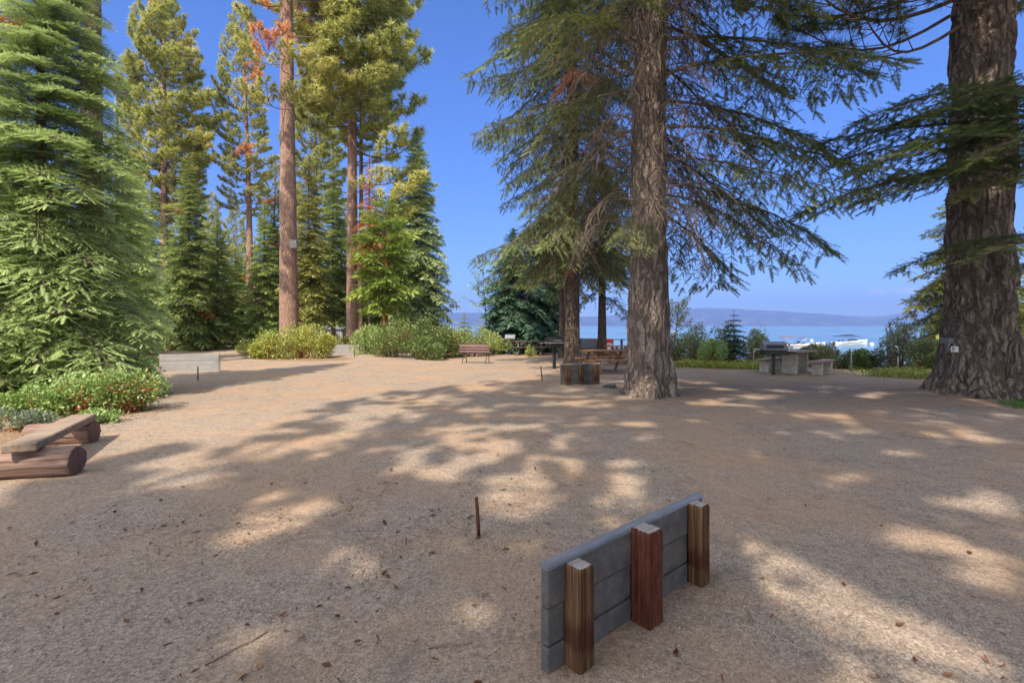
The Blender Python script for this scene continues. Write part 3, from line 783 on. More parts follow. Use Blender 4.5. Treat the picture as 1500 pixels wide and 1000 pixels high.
m=MB(); m.prism([(-.23,.815),(.23,.815),(.23,1.06),(.05,1.10),(-.17,1.02)],-.35,.35,'x'); l=m.build('lid',M['grey_metal'],g)
m=MB(); m.box((-.02,-.232,.93),(.50,.012,.12),Matrix.Rotation(R(-16),3,'X'),.003); m.build('panel',M['black_metal'],l)
m=MB(); m.tube([(-.25,-.24,.86),(-.25,-.29,.86),(.25,-.29,.86),(.25,-.24,.86)],.010,8); m.build('handle',M['silver'],l)
m=MB(); m.box((.50,0,.80),(.28,.36,.02),None,.003); m.build('side_shelf',M['silver'],g)
# white pipe rail
x,y=X(1104,17.6),17.6
m=MB(); z0=gz(x,y); m.tube([(0,0,-.1),(0,0,.70),(.03,.0,.73),(.42,.05,.73),(.46,.05,.70),(.46,.05,-.1)],.022,8)
tag(m.build('pipe_rail',M['silver'],None,(x,y,z0),0,True),'bent pale pipe rail left of the box grill, in front of the hedge','rail')
# lakeside fence posts
for px_,d,h,mt,lb in ((1247,16.5,.68,'grey_metal','grey metal fence post in a gap of the lakeside hedge'),(1305,16.2,.55,'rust','thin dark fence post under the tall round lakeside bush'),(1315.5,16.0,.56,'silver','pale fence post under the tall round lakeside bush')):
    x=X(px_,d); m=MB(); r_=.025 if mt!='rust' else .014
    m.tube([(0,0,-.1),(0,0,h-.01),(0,0,h)],[r_,r_,r_*.7],10); tag(m.build('fence_post',M[mt],None,(x,d,gz(x,d)),0,True),lb,'fence post','posts along the lakeside hedge')

# ================================================================== DECK EDGE, RED BOX
zr=-.25
t_=thing('wooden_railing','low brown plank railing at the water edge between the mid trunk and the dark table','railing',(X(782,33),33,0))
for k in range(4):
    m=MB(); m.box((.95*k,0,.25),(.10,.10,1.1),None,.005); m.build('post',M['table_wood'],t_)
for k in range(3):
    m=MB(); m.box((1.42,-.07,.30+.18*k),(3.1,.035,.12),None,.004); m.build('rail',M['table_wood'],t_)
t_=thing('dark_railing','dark open railing at the water edge between the red box and the centre pine','railing',(X(897,32),32,0))
for k in range(4):
    m=MB(); m.box((.62*k,0,.2),(.14,.10,1.0),None,.005); m.build('post',M['black_metal'],t_)
for z_ in (.20,.68):
    m=MB(); m.box((.93,-.07,z_),(2.2,.035,.05),None,.004); m.build('rail',M['black_metal'],t_)
t_=thing('grey_dock_box','grey box with a dark hatch beside the red bin at the water edge','box',(X(863,31.5),31.5,0))
m=MB(); m.box((0,0,.42),(1.25,.7,.62),None,.02); m.build('body',M['grey_metal'],t_)
m=MB(); m.box((0,0,.76),(1.31,.76,.05),None,.01); m.build('lid',M['silver'],t_)
M['red']=mat_plain('red_plastic',(.65,.02,.02),.4,0,.08,4,.5)
t_=thing('red_bin',"white bin with a bright red lid at the water edge behind the thin trunk",'bin',(X(886,30.5),30.5,0))
m=MB(); m.box((0,0,.22),(.86,.6,.64),None,.02); m.build('body',M['white_paint'],t_)
m=MB(); m.box((0,0,.66),(.98,.7,.22),None,.04,2); m.build('lid',M['red'],t_)
for s in (-1,1):
    m=MB(); m.box((s*.44,-.01,.22),(.06,.63,.62),None,.006); m.build('side_panel',M['red'],t_)
m=MB(); m.box((.12,-.31,.35),(.34,.008,.07)); m.build('stripe',M['red'],t_)

# ================================================================== FAR LEFT BUILT THINGS
M['sign_brown']=mat_plain('sign_brown',(.16,.075,.06),.7,0,.12,6)
t_=thing('park_sign','low brown sign with three pale marks behind the yellow shrub','sign',(X(468,34),34,0))
m=MB(); m.box((0,0,.55),(1.25,.08,1.0),None,.01); pn=m.build('panel',M['sign_brown'],t_)
for k in range(3):
    m=MB(); m.prism([(.085*math.cos(2*PI*q/12)*(1-.3*(k==1)),.13*math.sin(2*PI*q/12)) for q in range(12)],-.008,.008,'y')
    m.build('figure',M['white_paint'],pn,(-.42+.24*k,-.05,.86))
t_=thing('iron_fence','black iron picket fence seen between the brown sign and the slim trunk','fence',(X(474,40),40,0))
for z_ in (.25,1.2):
    m=MB(); m.box((1.3,0,z_),(3.4,.03,.04)); m.build('rail',M['black_metal'],t_)
m=MB()
for k in range(23): m.box((-.3+.15*k,.0,.66),(.022,.022,1.3))
m.build('pickets',M['black_metal'],t_)
t_=thing('garden_shed','pale low shed behind the iron picket fence','shed',(X(489,46),46,0))
m=MB(); m.box((0,0,.6),(2.2,1.6,1.3),None,.01); m.build('wall',M['silver'],t_)
m=MB(); m.prism([(-.95,1.25),(.95,1.25),(0,1.55)],-1.2,1.2,'x'); m.build('roof',M['grey_metal'],t_)
M['cabin']=mat_wood('cabin_board',(.19,.07,.045),(.11,.04,.03),'x',.8,.5,.3)
t_=thing('cabin','dark red cabin with a pale framed window glimpsed between the far trunks','cabin',(X(365,64),64,0))
m=MB(); m.box((0,1,2.2),(9,5,4.6)); m.build('wall',M['cabin'],t_)
m=MB(); m.prism([(-2.4,4.4),(4.4,4.4),(1,7.0)],-5,5,'x'); m.build('roof',M['sign_brown'],t_)
for xx in (-1.0,1.6):
    m=MB()
    for (a,b,w,h) in ((0,.75,1.7,.12),(0,-.75,1.7,.12),(-.8,0,.12,1.4),(.8,0,.12,1.4),(0,0,.08,1.4)): m.box((xx+a,-1.53,4.0+b-.3),(w,.06,h))
    w=m.build('window',M['white_paint'],t_)
    m=MB(); m.box((xx,-1.51,3.7),(1.5,.03,1.4)); gl=NT('window_glass'); gl.pbr((.10,.16,.19),.08,None,.6); m.build('pane',gl.m,w)
t_=thing('red_notice','small red and white notice on a grey post deep among the left firs','sign',(X(234,47),47,0))
m=MB(); m.box((0,0,1.0),(.08,.08,2.1),None,.005); m.build('post',M['grey_metal'],t_)
m=MB(); m.box((0,-.06,2.25),(1.0,.03,.55),None,.01); m.build('panel',M['red'],t_)
m=MB(); m.box((-.1,-.085,2.1),(.5,.012,.16)); m.build('band',M['white_paint'],t_)

# ================================================================== BOATS
M['hull']=mat_plain('white_hull',(.74,.74,.72),.25,0,.03,1,.5)
M['canvas_blue']=mat_plain('blue_canvas',(.06,.07,.16),.8,0,.2,3)
M['canvas_plum']=mat_plain('plum_canvas',(.20,.09,.11),.8,0,.2,3)
M['glass']=mat_plain('boat_glass',(.05,.07,.09),.1,0,.1,3,.6)
M['boat_red']=mat_plain('boat_stripe',(.35,.05,.05),.4,0,.1,3)
def boat(label,px_,py_w,L,rz,top='bimini',canvas='canvas_plum',cat='boat'):
    d=F*(EYE-WATER)/(py_w-HOR); x=X(px_,d)
    t=thing('motorboat',label,cat,(x,d,WATER),rz,'motorboats moored off the shore')
    st=np.linspace(0,1,14); Bm=L*.17; rows=[]
    prof=[(0,-.28),(.55,-.16),(.86,.12),(1.0,.55),(1.04,.62),(.93,.64)]
    for s in st:
        w=Bm*(min(1,.82+.5*s))*(1-max(0,(s-.45)/.55)**2.2)+.02; rise=.42*max(0,s-.35)**1.6
        rows.append([( -L/2+L*s+ (.12*L*.3*k/5 if s>.9 else 0), w*a*(1 if k else 0), b*(1+.25*s)+rise) for k,(a,b) in enumerate(prof)])
    bag=Bag()
    for sg in (-1,1):
        V=np.array(rows).reshape(-1,3).copy(); V[:,1]*=sg; n=len(prof)
        Fq=np.array([(i*n+k,(i+1)*n+k,(i+1)*n+k+1,i*n+k+1) for i in range(13) for k in range(n-1)])
        bag.add(V,Fq if sg>0 else Fq[:,::-1])
    # transom and foredeck
    tr=[rows[0][k] for k in range(6)]; V=np.array(tr+[(a,-b,c) for a,b,c in tr]); bag.add(V,np.array([(k,k+1,6+k+1,6+k) for k in range(5)]))
    dk=[];
    for i in range(6,14): a,b,c=rows[i][5]; dk+=[(a,b,c+.01),(a,0,c+.08),(a,-b,c+.01)]
    bag.add(np.array(dk),np.array([(3*i+j,3*i+3+j,3*i+4+j,3*i+1+j) for i in range(7) for j in (0,1)]))
    bag.add(np.array([(-L/2+.05,Bm*.8,.25),(L*.02,Bm*.95,.25),(L*.02,-Bm*.95,.25),(-L/2+.05,-Bm*.8,.25)]),np.array([[0,1,2,3]]))
    link('hull',bag.mesh('hull',True),M['hull'],t)
    m=MB(); zz=.78
    m.prism([(L*.02,zz),(L*.14,zz-.02),(L*.06,zz+.42),(L*.045,zz+.42)],-Bm*.72,Bm*.72,'y'); m.build('windscreen',M['glass'],t)
    for s in (-1,1):
        m=MB(); m.box((-L*.22,s*Bm*.42,.52),(.5,.5,.42),None,.06); m.box((-L*.30,s*Bm*.42,.78),(.12,.5,.5),None,.05); m.build('seat',M[canvas],t)
        m=MB(); m.tube([(-L*.42,s*Bm*1.03,.50),(L*.1,s*Bm*1.05,.58),(L*.34,s*Bm*.62,.78)],.035,6); m.build('stripe',M['boat_red'] if canvas=='canvas_plum' else M['canvas_blue'],t)
    m=MB(); m.box((-L/2-.18,0,.35),(.34,.36,.62),None,.07,2); m.build('engine',M['black_metal'],t)
    if top:
        m=MB(); h=1.75; n=8
        m.prism([(-L*.30+L*.46*q/n, h+.16*math.sin(PI*q/n)) for q in range(n+1)]+[(-L*.30+L*.46*q/n, h-.05+.16*math.sin(PI*q/n)) for q in range(n,-1,-1)],-Bm*.85,Bm*.85,'y'); m.build('canopy',M[canvas],t)
        for s in (-1,1):
            m=MB(); m.tube([(-L*.28,s*Bm*.84,h),(-L*.08,s*Bm*.9,.6)],.022,6); m.tube([(L*.14,s*Bm*.84,h),(-L*.06,s*Bm*.9,.6)],.022,6); m.build('canopy_frame',M['silver'],t)
    return t
boat('white motorboat under a long plum canopy, moored behind the concrete picnic table',1168,511,7.4,R(-12),'bimini','canvas_plum')
boat('open white motorboat side on beyond the hedge, between the canopy boat and the tall bush',1246,505.5,6.4,R(6),None,'canvas_blue')
boat('white motorboat seen nearly end on behind the tall round lakeside bush',1312,509,6.0,R(62),'bimini','canvas_blue')
boat('motorboat with a blue canopy left of the mid trunk, above the plank railing',808,511,7.0,R(10),'bimini','canvas_blue')
boat('motorboat with its dark engine towards us between the mid trunk and the red bin',864,510,5.6,R(70),None,'canvas_plum')
boat('smallest motorboat far out on the lake, right of the centre pine',985,487,6.0,R(20),None,'canvas_blue')
def buoy(label,px_,py_,r=.32):
    d=F*(EYE-WATER)/(py_-HOR); t=thing('mooring_buoy',label,'buoy',(X(px_,d),d,WATER),0,'white mooring buoys')
    m=MB(); n=10; m.lathe([(max(.02,r*math.sin(PI*q/n)),r*.55-r*math.cos(PI*q/n)) for q in range(n+1)],16); m.build('float',M['white_paint'],t,None,None,True)
    m=MB(); m.tube([(0,0,r*1.5),(0,0,r*2.0)],.04,6); m.build('ring',M['grey_metal'],t)
buoy('white mooring buoy on the open water between the side on boat and the tall bush',1277,505.5)
buoy('white mooring buoy just above the hedge left of the giant trunk',1354,514,.36)
buoy('tiny white buoy above the bow of the canopy boat',1189,500)
# low dark floating platform
d=F*(EYE-WATER)/(492.5-HOR); t_=thing('swim_platform','low dark floating platform far out above the side on boat','platform',(X(1241,d),d,WATER))
m=MB(); m.box((0,0,.12),(8.0,2.4,.3),None,.1); m.build('deck',M['canvas_blue'],t_)
m=MB(); m.prism([(-3.0,.30),(2.6,.30),(1.2,.62),(-1.2,.55)],-.6,.6,'y'); m.build('cover',M['black_metal'],t_)
# ================================================================== TREES
def merge(*ls):
    o=[]
    for l in ls: o+=list(l)
    return o
def T(name,label,px_,d,**kw):
    x=X(px_,d); kw.setdefault('cat','tree'); cat=kw.pop('cat')
    return make_tree(name,label,cat,x,d,z=gz(x,d)-.02,**kw)
# --- centre pine, the one the eye goes to
cs=crown_specs(9.0,23,4.6,46,101,-.1,.5,Lref=3.0,shape='oval')
vis=[]
def bh(z,az_deg,el,L,tint=0.0,idx=None,Lref=3.0,roll=0.0,r0=.4):
    a=R(az_deg); return (random.randrange(99) if idx is None else idx,(math.cos(a)*r0,math.sin(a)*r0,z),a,el,L/Lref,tint,roll)
# azimuth 0 = to the right of the picture, -90 = towards the camera, 90 = away
for z,az,el,L in ((4.9,5,-.02,4.4),(5.3,-35,.0,3.6),(5.6,30,.05,4.6),(6.1,-10,.08,4.7),(6.4,55,.1,4.2),(6.8,12,.12,4.9),(7.3,-28,.15,4.4),(7.7,38,.15,4.6),(8.2,3,.2,4.9),(8.7,-45,.2,4.2),(4.3,45,-.05,4.1),(4.6,-12,-.18,3.5),(5.0,70,-.1,3.8),(6.0,80,.0,3.5),(7.2,65,.1,4.0),(8.6,28,.25,4.8)):
    vis.append(bh(z,az,el,L,random.gauss(0,.1)))
for z,az,el,L in ((6.2,150,-.05,3.2),(7.0,190,.0,3.6),(7.6,130,.1,3.6),(8.1,215,.1,3.6),(8.7,170,.15,4.0),(3.95,248,-.25,1.5),(4.15,236,-.2,1.8),(5.4,165,-.1,2.9),(8.4,240,.1,3.0)):
    vis.append(bh(z,az,el,L,random.gauss(.08,.1)))
bs=[]
r_=np.random.default_rng(5)
for k in range(120):
    z=3.9+6.2*(k/120)+r_.normal()*.1; az=(k*137.5+r_.normal()*15)
    bs.append((int(r_.integers(99)),(.4*math.cos(R(az)),.4*math.sin(R(az)),z),R(az),r_.uniform(-.35,.35),r_.uniform(.4,.95),0,0))
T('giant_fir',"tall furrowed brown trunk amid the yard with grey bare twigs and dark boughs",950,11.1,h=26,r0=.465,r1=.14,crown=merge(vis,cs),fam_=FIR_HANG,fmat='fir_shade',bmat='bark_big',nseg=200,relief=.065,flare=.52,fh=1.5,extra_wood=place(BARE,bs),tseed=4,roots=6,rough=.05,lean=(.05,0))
# --- mid tree
cs=crown_specs(5.6,24,4.0,95,102,-.12,.4,Lref=3.0,shape='cyl',tintv=.14,dead=.03)
lo=[bh(4.6,200,-.15,2.6,.1,r0=.2),bh(4.8,150,-.15,3.0,.15,r0=.2),bh(5.0,-100,-.2,2.2,.2,r0=.2),bh(5.2,10,-.1,3.0,.05,r0=.2),bh(4.6,45,-.2,2.6,0,r0=.2),bh(5.0,175,-.05,4.2,-.05,r0=.2),bh(5.6,195,0,4.3,0,r0=.2),bh(4.5,260,-.4,1.3,2.0,r0=.2)]
bs=[]
for k in range(110):
    z=4.4+9*(k/110); az=(k*137.5+r_.normal()*15)
    bs.append((int(r_.integers(99)),(.2*math.cos(R(az)),.2*math.sin(R(az)),z),R(az),r_.uniform(-.35,.3),r_.uniform(.5,1.05),0,0))
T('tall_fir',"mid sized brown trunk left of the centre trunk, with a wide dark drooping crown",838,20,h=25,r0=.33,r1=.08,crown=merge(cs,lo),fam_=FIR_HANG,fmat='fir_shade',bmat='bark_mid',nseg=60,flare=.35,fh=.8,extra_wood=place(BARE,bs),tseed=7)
# two thinner ones behind it
cs=crown_specs(4.1,9.5,2.8,34,103,-.2,.35,tintv=.15)
T('young_fir','thin reddish trunk just left of the mid trunk, with pale green low boughs',823,24,h=10,r0=.17,r1=.03,crown=cs,fam_=FIR_MID,fmat='fir_mid',bmat='bark_mid',nseg=20)
cs=merge(crown_specs(4.4,11,3.0,44,104,-.15,.4,tintv=.15),[bh(3.4,150,-.2,2.0,-.2,Lref=2.6,r0=.1),bh(3.2,30,-.2,2.0,-.2,Lref=2.6,r0=.1)])
T('young_fir',"thin brown trunk between mid and centre trunks, in front of the red bin",882,26,h=12,r0=.26,r1=.03,crown=cs,fam_=FIR_MID,fmat='fir_olive',bmat='bark_mid',nseg=24)
# --- giant right trunk
vis=[]
for z,az,el,L in ((8.6,196,-.30,3.9),(9.0,170,-.2,4.0),(8.9,230,-.25,3.2),(9.6,205,.0,4.2),(9.3,185,-.1,5.0),(9.9,178,.0,5.4),(9.9,160,-.1,5.0),(10.3,195,.0,5.0),(9.2,215,-.1,3.6),(10.2,230,.0,3.6)):
    vis.append(bh(z,az,el,L,-.1,Lref=3.2,r0=.6))
cs=crown_specs(9.8,29,4.8,60,105,-.1,.5,Lref=3.2,shape='oval')
T('giant_pine','enormous trunk with deep plated bark and a spreading foot at the right edge',1434,11.3,h=31,r0=.64,r1=.3,crown=merge(vis,cs),fam_=PINE_NEAR,fmat='pine_dark',bmat='bark_big',nseg=300,relief=.12,flare=.85,fh=1.35,lean=(.25,0),tseed=11,roots=7)
# long boughs from the fir beyond the right edge
vis=[]
for z,az,el,L,ti in ((4.9,182,.02,4.6,0),(4.75,176,.06,5.6,0),(5.3,188,.05,5.2,0),(5.2,200,-.02,3.6,.2),(3.5,172,-.02,3.4,.0),(4.8,212,-.05,2.6,.3),(5.9,180,.08,4.4,-.05),(6.2,190,.02,3.8,-.05),(3.35,195,.0,2.8,0),(3.3,222,-.02,2.2,.1),(5.6,165,.1,4.2,-.1),(5.9,170,.1,4.9,-.1),(6.4,178,.06,4.4,0),(5.0,225,-.1,2.0,.3),(3.0,205,.0,2.2,-.05),(4.6,196,-.02,3.2,.1)):
    vis.append(bh(z,az,el,L,ti,Lref=3.6,r0=.12,roll=random.gauss(0,.12)))
vis.append(bh(4.5,214,-.2,1.0,2.0,Lref=3.6,r0=.25))
cs=crown_specs(9.4,16,3.2,34,106,-.1,.5,Lref=3.6)
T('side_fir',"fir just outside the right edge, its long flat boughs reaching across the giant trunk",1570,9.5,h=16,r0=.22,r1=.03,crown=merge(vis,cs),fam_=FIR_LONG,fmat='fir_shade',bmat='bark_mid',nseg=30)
# fir behind the giant
T('young_fir','sunlit conical fir behind the enormous right trunk, showing on both its sides',1418,19,h=8.0,r0=.14,crown=crown_specs(.5,7.9,3.1,95,107,-.15,.6),fam_=FIR_MID,fmat='fir_olive',bmat='bark_thin')
T('young_fir','yellowish fir at the right edge beyond the giant trunk',1515,22,h=7.0,r0=.12,crown=crown_specs(.4,6.9,2.2,75,108,-.15,.6),fam_=FIR_MID,fmat='cedar',bmat='bark_thin')
# --- dark fir by the dark table and the little ones by the water
T('blue_fir','dense dark blue green fir behind the small grey grill',752,29,h=7.6,r0=.12,crown=crown_specs(.3,7.5,2.9,165,109,-.12,.65,tintv=.1),fam_=FIR_MID,fmat='fir_blue')
T('blue_fir',"second dark fir close behind the blue green one, under the mid tree's crown",800,31,h=8.6,r0=.12,crown=crown_specs(.8,8.5,2.5,120,110,-.12,.65,tintv=.1),fam_=FIR_MID,fmat='fir_blue')
def whorl(h,n,rm,z0,seed):
    r=np.random.default_rng(seed); o=[]
    for k in range(n):
        t=k/(n-1); z=z0+(h-z0)*t*.97; L=rm*(1-t)**.8+.06
        for j in range(6): o.append((int(r.integers(9)),(0,0,z),j*PI/3+k*.7+r.normal()*.15,.12+.3*t,L*r.uniform(.85,1.1)/2.6,r.normal()*.05,0))
    return o
T('tiny_fir','tiny fir with separate tiers of branches rising from the lakeside hedge',1075,19.6,h=2.3,r0=.03,r1=.008,crown=whorl(2.3,9,.62,.6,1),fam_=FIR_MID,fmat='fir_blue')
T('tiny_fir','tiny tiered fir top against the far hills, left of the pale sapling',680,30,h=2.6,r0=.03,r1=.008,crown=whorl(2.6,8,.8,.8,2),fam_=FIR_MID,fmat='fir_mid')
# --- pines of the left half
def pine(label,px_,d,h,r0,r1,h0,Rr,n,seed,lean=0,mat='pine',shape='oval',dead=.03,el=(-.15,.7),extra=[],bark='bark_pine',nseg=30,**kw):
    return T('tall_pine',label,px_,d,h=h,r0=r0,r1=r1,crown=merge(crown_specs(h0,h,Rr,n,seed,el[0],el[1],Lref=3.2,shape=shape,dead=dead,tintv=.16,lean=(lean,0),H=h),extra),fam_=PINE_MID,fmat=mat,bmat=bark,lean=(lean,0),nseg=nseg,**kw)
ex=[bh(20.3,190,.1,3.0,0,Lref=3.2,r0=.3),bh(19.2,170,.1,3.2,0,Lref=3.2,r0=.3),bh(17.6,185,.05,2.8,0,Lref=3.2,r0=.3),bh(18.6,10,.1,2.8,.1,Lref=3.2,r0=.3),bh(20.6,0,.1,3.2,.1,Lref=3.2,r0=.3),bh(16.9,200,.0,2.6,.05,Lref=3.2,r0=.3),bh(19.9,25,.1,3.2,.1,Lref=3.2,r0=.3),bh(17.2,-15,.0,2.4,.15,Lref=3.2,r0=.3)]
for z_,t_i,azs in ((14.3,.15,(-125,-95,-65,-35)),(16.0,.3,(-70,-40,-15)),(17.2,2.0,(-105,-75))):
    for a_ in azs: ex.append(bh(z_+random.uniform(-.25,.25),a_,-.05,2.5,t_i if t_i>1 else t_i+random.gauss(0,.08),Lref=3.2,r0=.35))
pine('thick pinkish pine trunk rising from the yellow shrub, with a grey lamp on it',424,28,33,.54,.2,20.5,3.6,46,201,lean=-.3,extra=ex,nseg=60,flare=.12,relief=0)
ex=[bh(z,az,el,L,random.gauss(.05,.1),Lref=3.2,r0=.2) for z,az,el,L in ((9.5,-5,.15,5.2),(11.2,12,.1,4.8),(12.6,-20,.1,4.4),(8.6,15,.05,5.4),(13.4,25,.1,5.0),(14.2,170,.1,2.6),(10.4,-40,.05,3.4),(15,-60,.1,3.4))]
pine("slim pinkish pine trunk behind the small pale backboard, with a broad yellow green crown",516,32,34,.40,.14,14.5,5.4,118,202,extra=ex,nseg=40,flare=.1)
pine('yellow green pine with a bare lower trunk, left of the middle of the left wood',240,38,28.5,.36,.05,10.5,4.1,112,203,nseg=30,flare=.15)
pine("slender pine left of the thick pinkish trunk, with a rusty clump at mid height",366,42,30,.33,.05,11.5,2.9,84,204,lean=-.9,dead=.06,flare=.15,curve=.3)
pine('tall bare trunk rising behind the near left fir',135,17,27,.36,.14,15.5,2.4,36,205,bark='bark_thin',flare=.1,nseg=40)
pine('thin dark pine just behind the slim pinkish trunk',529,36,26,.22,.06,14,2.6,50,206,flare=.1,bark='bark_thin')
pine('thin pine standing close right of the yellow green pine',266,41,20,.22,.04,9,2.4,50,207,flare=.1,bark='bark_thin')
pine('pine behind the thick pinkish trunk, filling the gap left of the slim one',462,44,26,.28,.05,11,3.3,84,208,flare=.1,bark='bark_thin')
pine('thin leaning pine seen between the slender pine and the thick pinkish trunk',396,50,19,.2,.04,9,2.4,50,209,lean=.6,flare=.1)
# --- firs of the left half
T('spruce','tall teal green spruce at the right end of the left wood, against the sky',611,33,h=15.4,r0=.2,crown=crown_specs(.4,15.3,3.2,230,120,-.2,.65,tintv=.1),fam_=FIR_MID,fmat='fir_teal')
T('cedar','bright yellow green cedar with a red stem in front of the teal spruce',562,27,h=8.4,r0=.20,crown=merge(crown_specs(2.6,8.8,2.1,44,121,-.1,.9,Lref=2.0,shape='oval',tintv=.2),[]),fam_=CEDAR,fmat='cedar',bmat='bark_red',lean=(.3,0))
T('dead_fir','rust brown dead young fir right of the slim pinkish trunk',541,31,h=13,r0=.1,crown=[(a,b,c_,d_,e_,2.0,f_) for a,b,c_,d_,e_,_,f_ in crown_specs(5.6,12.8,1.5,60,122,-.3,.4)],fam_=FIR_MID,fmat='pine')
FIRS=[
 ('near','tall pale green fir at the left edge, partly behind the nearest one',-75,15.5,18,.22,.3,3.2,130,'fir_near',FIR_NEAR,130),
 ('near',"big pale green fir filling the left, its lowest boughs hanging over the shrubs",60,10.3,12.3,.13,.15,2.95,190,'fir_near',FIR_NEAR,131),
 ('mid','light green fir behind the right side of the big left firs',172,20,10.6,.14,.3,2.1,130,'fir_near',FIR_MID,132),
 ('mid','light green fir between the left firs and the yellow green pine',204,26,9.8,.14,.3,1.9,110,'fir_near',FIR_MID,133),
 ('mid','dark green fir wrapped around the foot of the thin pine near the yellow green one',276,31,12.8,.16,.3,2.5,150,'fir_dark',FIR_MID,134),
 ('mid','dark green fir left of the slender pine foot',318,34,9.6,.15,.4,2.3,120,'fir_mid',FIR_MID,135),
 ('mid','fir with light boughs between the slender pine and the thick pinkish trunk',387,37,11.5,.15,.4,2.2,120,'fir_mid',FIR_MID,136),
 ('mid','olive drooping fir right behind the thick pinkish trunk',452,33,13.5,.16,2.0,2.2,130,'fir_olive',FIR_MID,137),
 ('mid','darker fir between the thick and the slim pinkish trunks',488,38,15.5,.18,2.2,2.5,130,'fir_mid',FIR_MID,138),
 ('mid','dark fir behind the bright cedar',580,37,13,.18,.5,2.6,130,'fir_dark',FIR_FAR,139),
 ('mid','green fir just left of the yellow green pine trunk',222,34,12,.16,.5,2.2,120,'fir_mid',FIR_MID,140),
 ('mid','dark low fir behind the pale strip of ground cover',345,40,8,.15,.3,2.4,110,'fir_dark',FIR_MID,141),
]
for kind,lab,px_,d,h,r0,h0,Rr,n,fm,fa,sd in FIRS:
    T('fir',lab,px_,d,h=h,r0=r0,crown=crown_specs(h0,h-.1,Rr,n,sd,-.22 if kind=='near' else -.12,.7,tintv=.12,dead=.012),fam_=fa,fmat=fm,group='firs of the left wood')
# --- the far wood behind: real trees, copied
r2=random.Random(3)
bases=[T('wood_fir','fir in the far wood behind the yard',-20,56,h=15,r0=.2,crown=crown_specs(.3,14.9,3.0,120,150,-.1,.7),fam_=FIR_FAR,fmat='fir_mid',group='firs of the far wood'),
       T('wood_fir','fir in the far wood behind the yard',130,60,h=17,r0=.22,crown=crown_specs(.3,16.9,3.2,120,151,-.1,.7),fam_=FIR_FAR,fmat='fir_dark',group='firs of the far wood')]
pb=T('wood_pine','pine in the far wood behind the yard',60,62,h=24,r0=.25,crown=crown_specs(7,24,3.6,70,152,-.1,.7,Lref=3.2,shape='oval',tintv=.15),fam_=PINE_MID,fmat='pine',bmat='bark_pine',group='pines of the far wood')
for k in range(34):
    px_=-330+k*28+r2.uniform(-9,9); d=r2.uniform(52,84)
    if px_>600: break
    x=X(px_,d); copy_tree(bases[k%2],(x,d,gz(x,d)),r2.uniform(0,6.28),r2.uniform(.62,.98))
for px_,d,s in ((15,66,1.0),(190,70,.95),(310,72,.9),(430,66,.8),(505,75,.9),(345,88,1.0),(560,60,.7)):
    x=X(px_,d); copy_tree(pb,(x,d,gz(x,d)),r2.uniform(0,6.28),s)
for k in range(22):
    px_=-120+k*33+r2.uniform(-8,8); d=r2.uniform(43,50)
    if 330<px_<400 or 455<px_<505 or px_>585: continue
    x=X(px_,d); copy_tree(bases[(k+1)%2],(x,d,gz(x,d)),r2.uniform(0,6.28),r2.uniform(.5,.78))
for k in range(14):
    px_=-250+k*62; d=r2.uniform(95,130); x=X(px_,d); copy_tree(bases[k%2],(x,d,gz(x,d)),r2.uniform(0,6.28),r2.uniform(.9,1.2))
# --- the trees behind the viewer whose shade lies on the yard
SHADE=[(-9,-13,1.0,1.0),(-6,-7,1.0,1.0),(-3.6,-9.5,1.1,1.0),(-2.5,-9,1.15,1.5),(1.5,-7,1.2,1.55),(5.5,-5.5,1.2,1.45),(11.5,-4,1.2,1.35),(17,-1,1.15,1.2),(8,-12,1.1,1.5),(15,-10,1.1,1.2),(22,3,1.1,1.1),(-1.2,-5.5,.9,.8)]

SUN_EL=R(49); TRAVEL=Vector((.29,.957,0)).normalized()
SDIR=np.array([TRAVEL.x*math.cos(SUN_EL),TRAVEL.y*math.cos(SUN_EL),-math.sin(SUN_EL)])
# openings cut into the crowns to put sun patches on the yard (ground positions read off the photograph)
OPEN=[(1000,905,72,36),(900,700,60,22),(690,625,60,9),(410,745,62,23),(378,775,36,11),(332,795,15,9),(305,704,19,7),(360,663,22,6),(500,655,46,14),(466,665,22,8),(520,755,28,12),(505,825,42,17),(695,900,46,22),(385,945,50,26),(690,800,24,9),
 (640,680,85,22),(680,652,60,14),(612,692,45,9),(716,657,32,8),(740,730,78,28),(700,688,52,16),(810,690,66,17),(875,720,52,17),(912,748,64,24),(775,740,74,32),(815,800,56,24),(815,620,42,9),(845,650,42,10),(1010,707,30,9),
 (950,640,17,5),(1000,655,22,5),(1105,665,20,6),(1230,607,52,4),(1290,667,32,5),(1240,700,42,10),(1385,637,62,5),(1450,720,32,7),(1420,762,84,13),(1375,790,90,20),(1455,835,66,20),(1012,900,50,28),(1125,968,66,24),
 (560,612,46,8),(440,612,50,7),(590,585,60,5),(700,600,40,5),(330,640,60,10),(240,670,70,12),(905,600,30,4),(1060,590,40,3)]
POLY=[(985,742),(1130,790),(1262,858),(1430,935),(1620,1050),(1190,1070),(1090,958),(985,880)]
def in_poly(x,y):
    r=np.zeros(x.shape,bool); n=len(POLY)
    for i in range(n):
        x1,y1=POLY[i]; x2,y2=POLY[(i+1)%n]
        r^=((y1>y)!=(y2>y))&(x<(x2-x1)*(y-y1)/(y2-y1+1e-9)+x1)
    return r
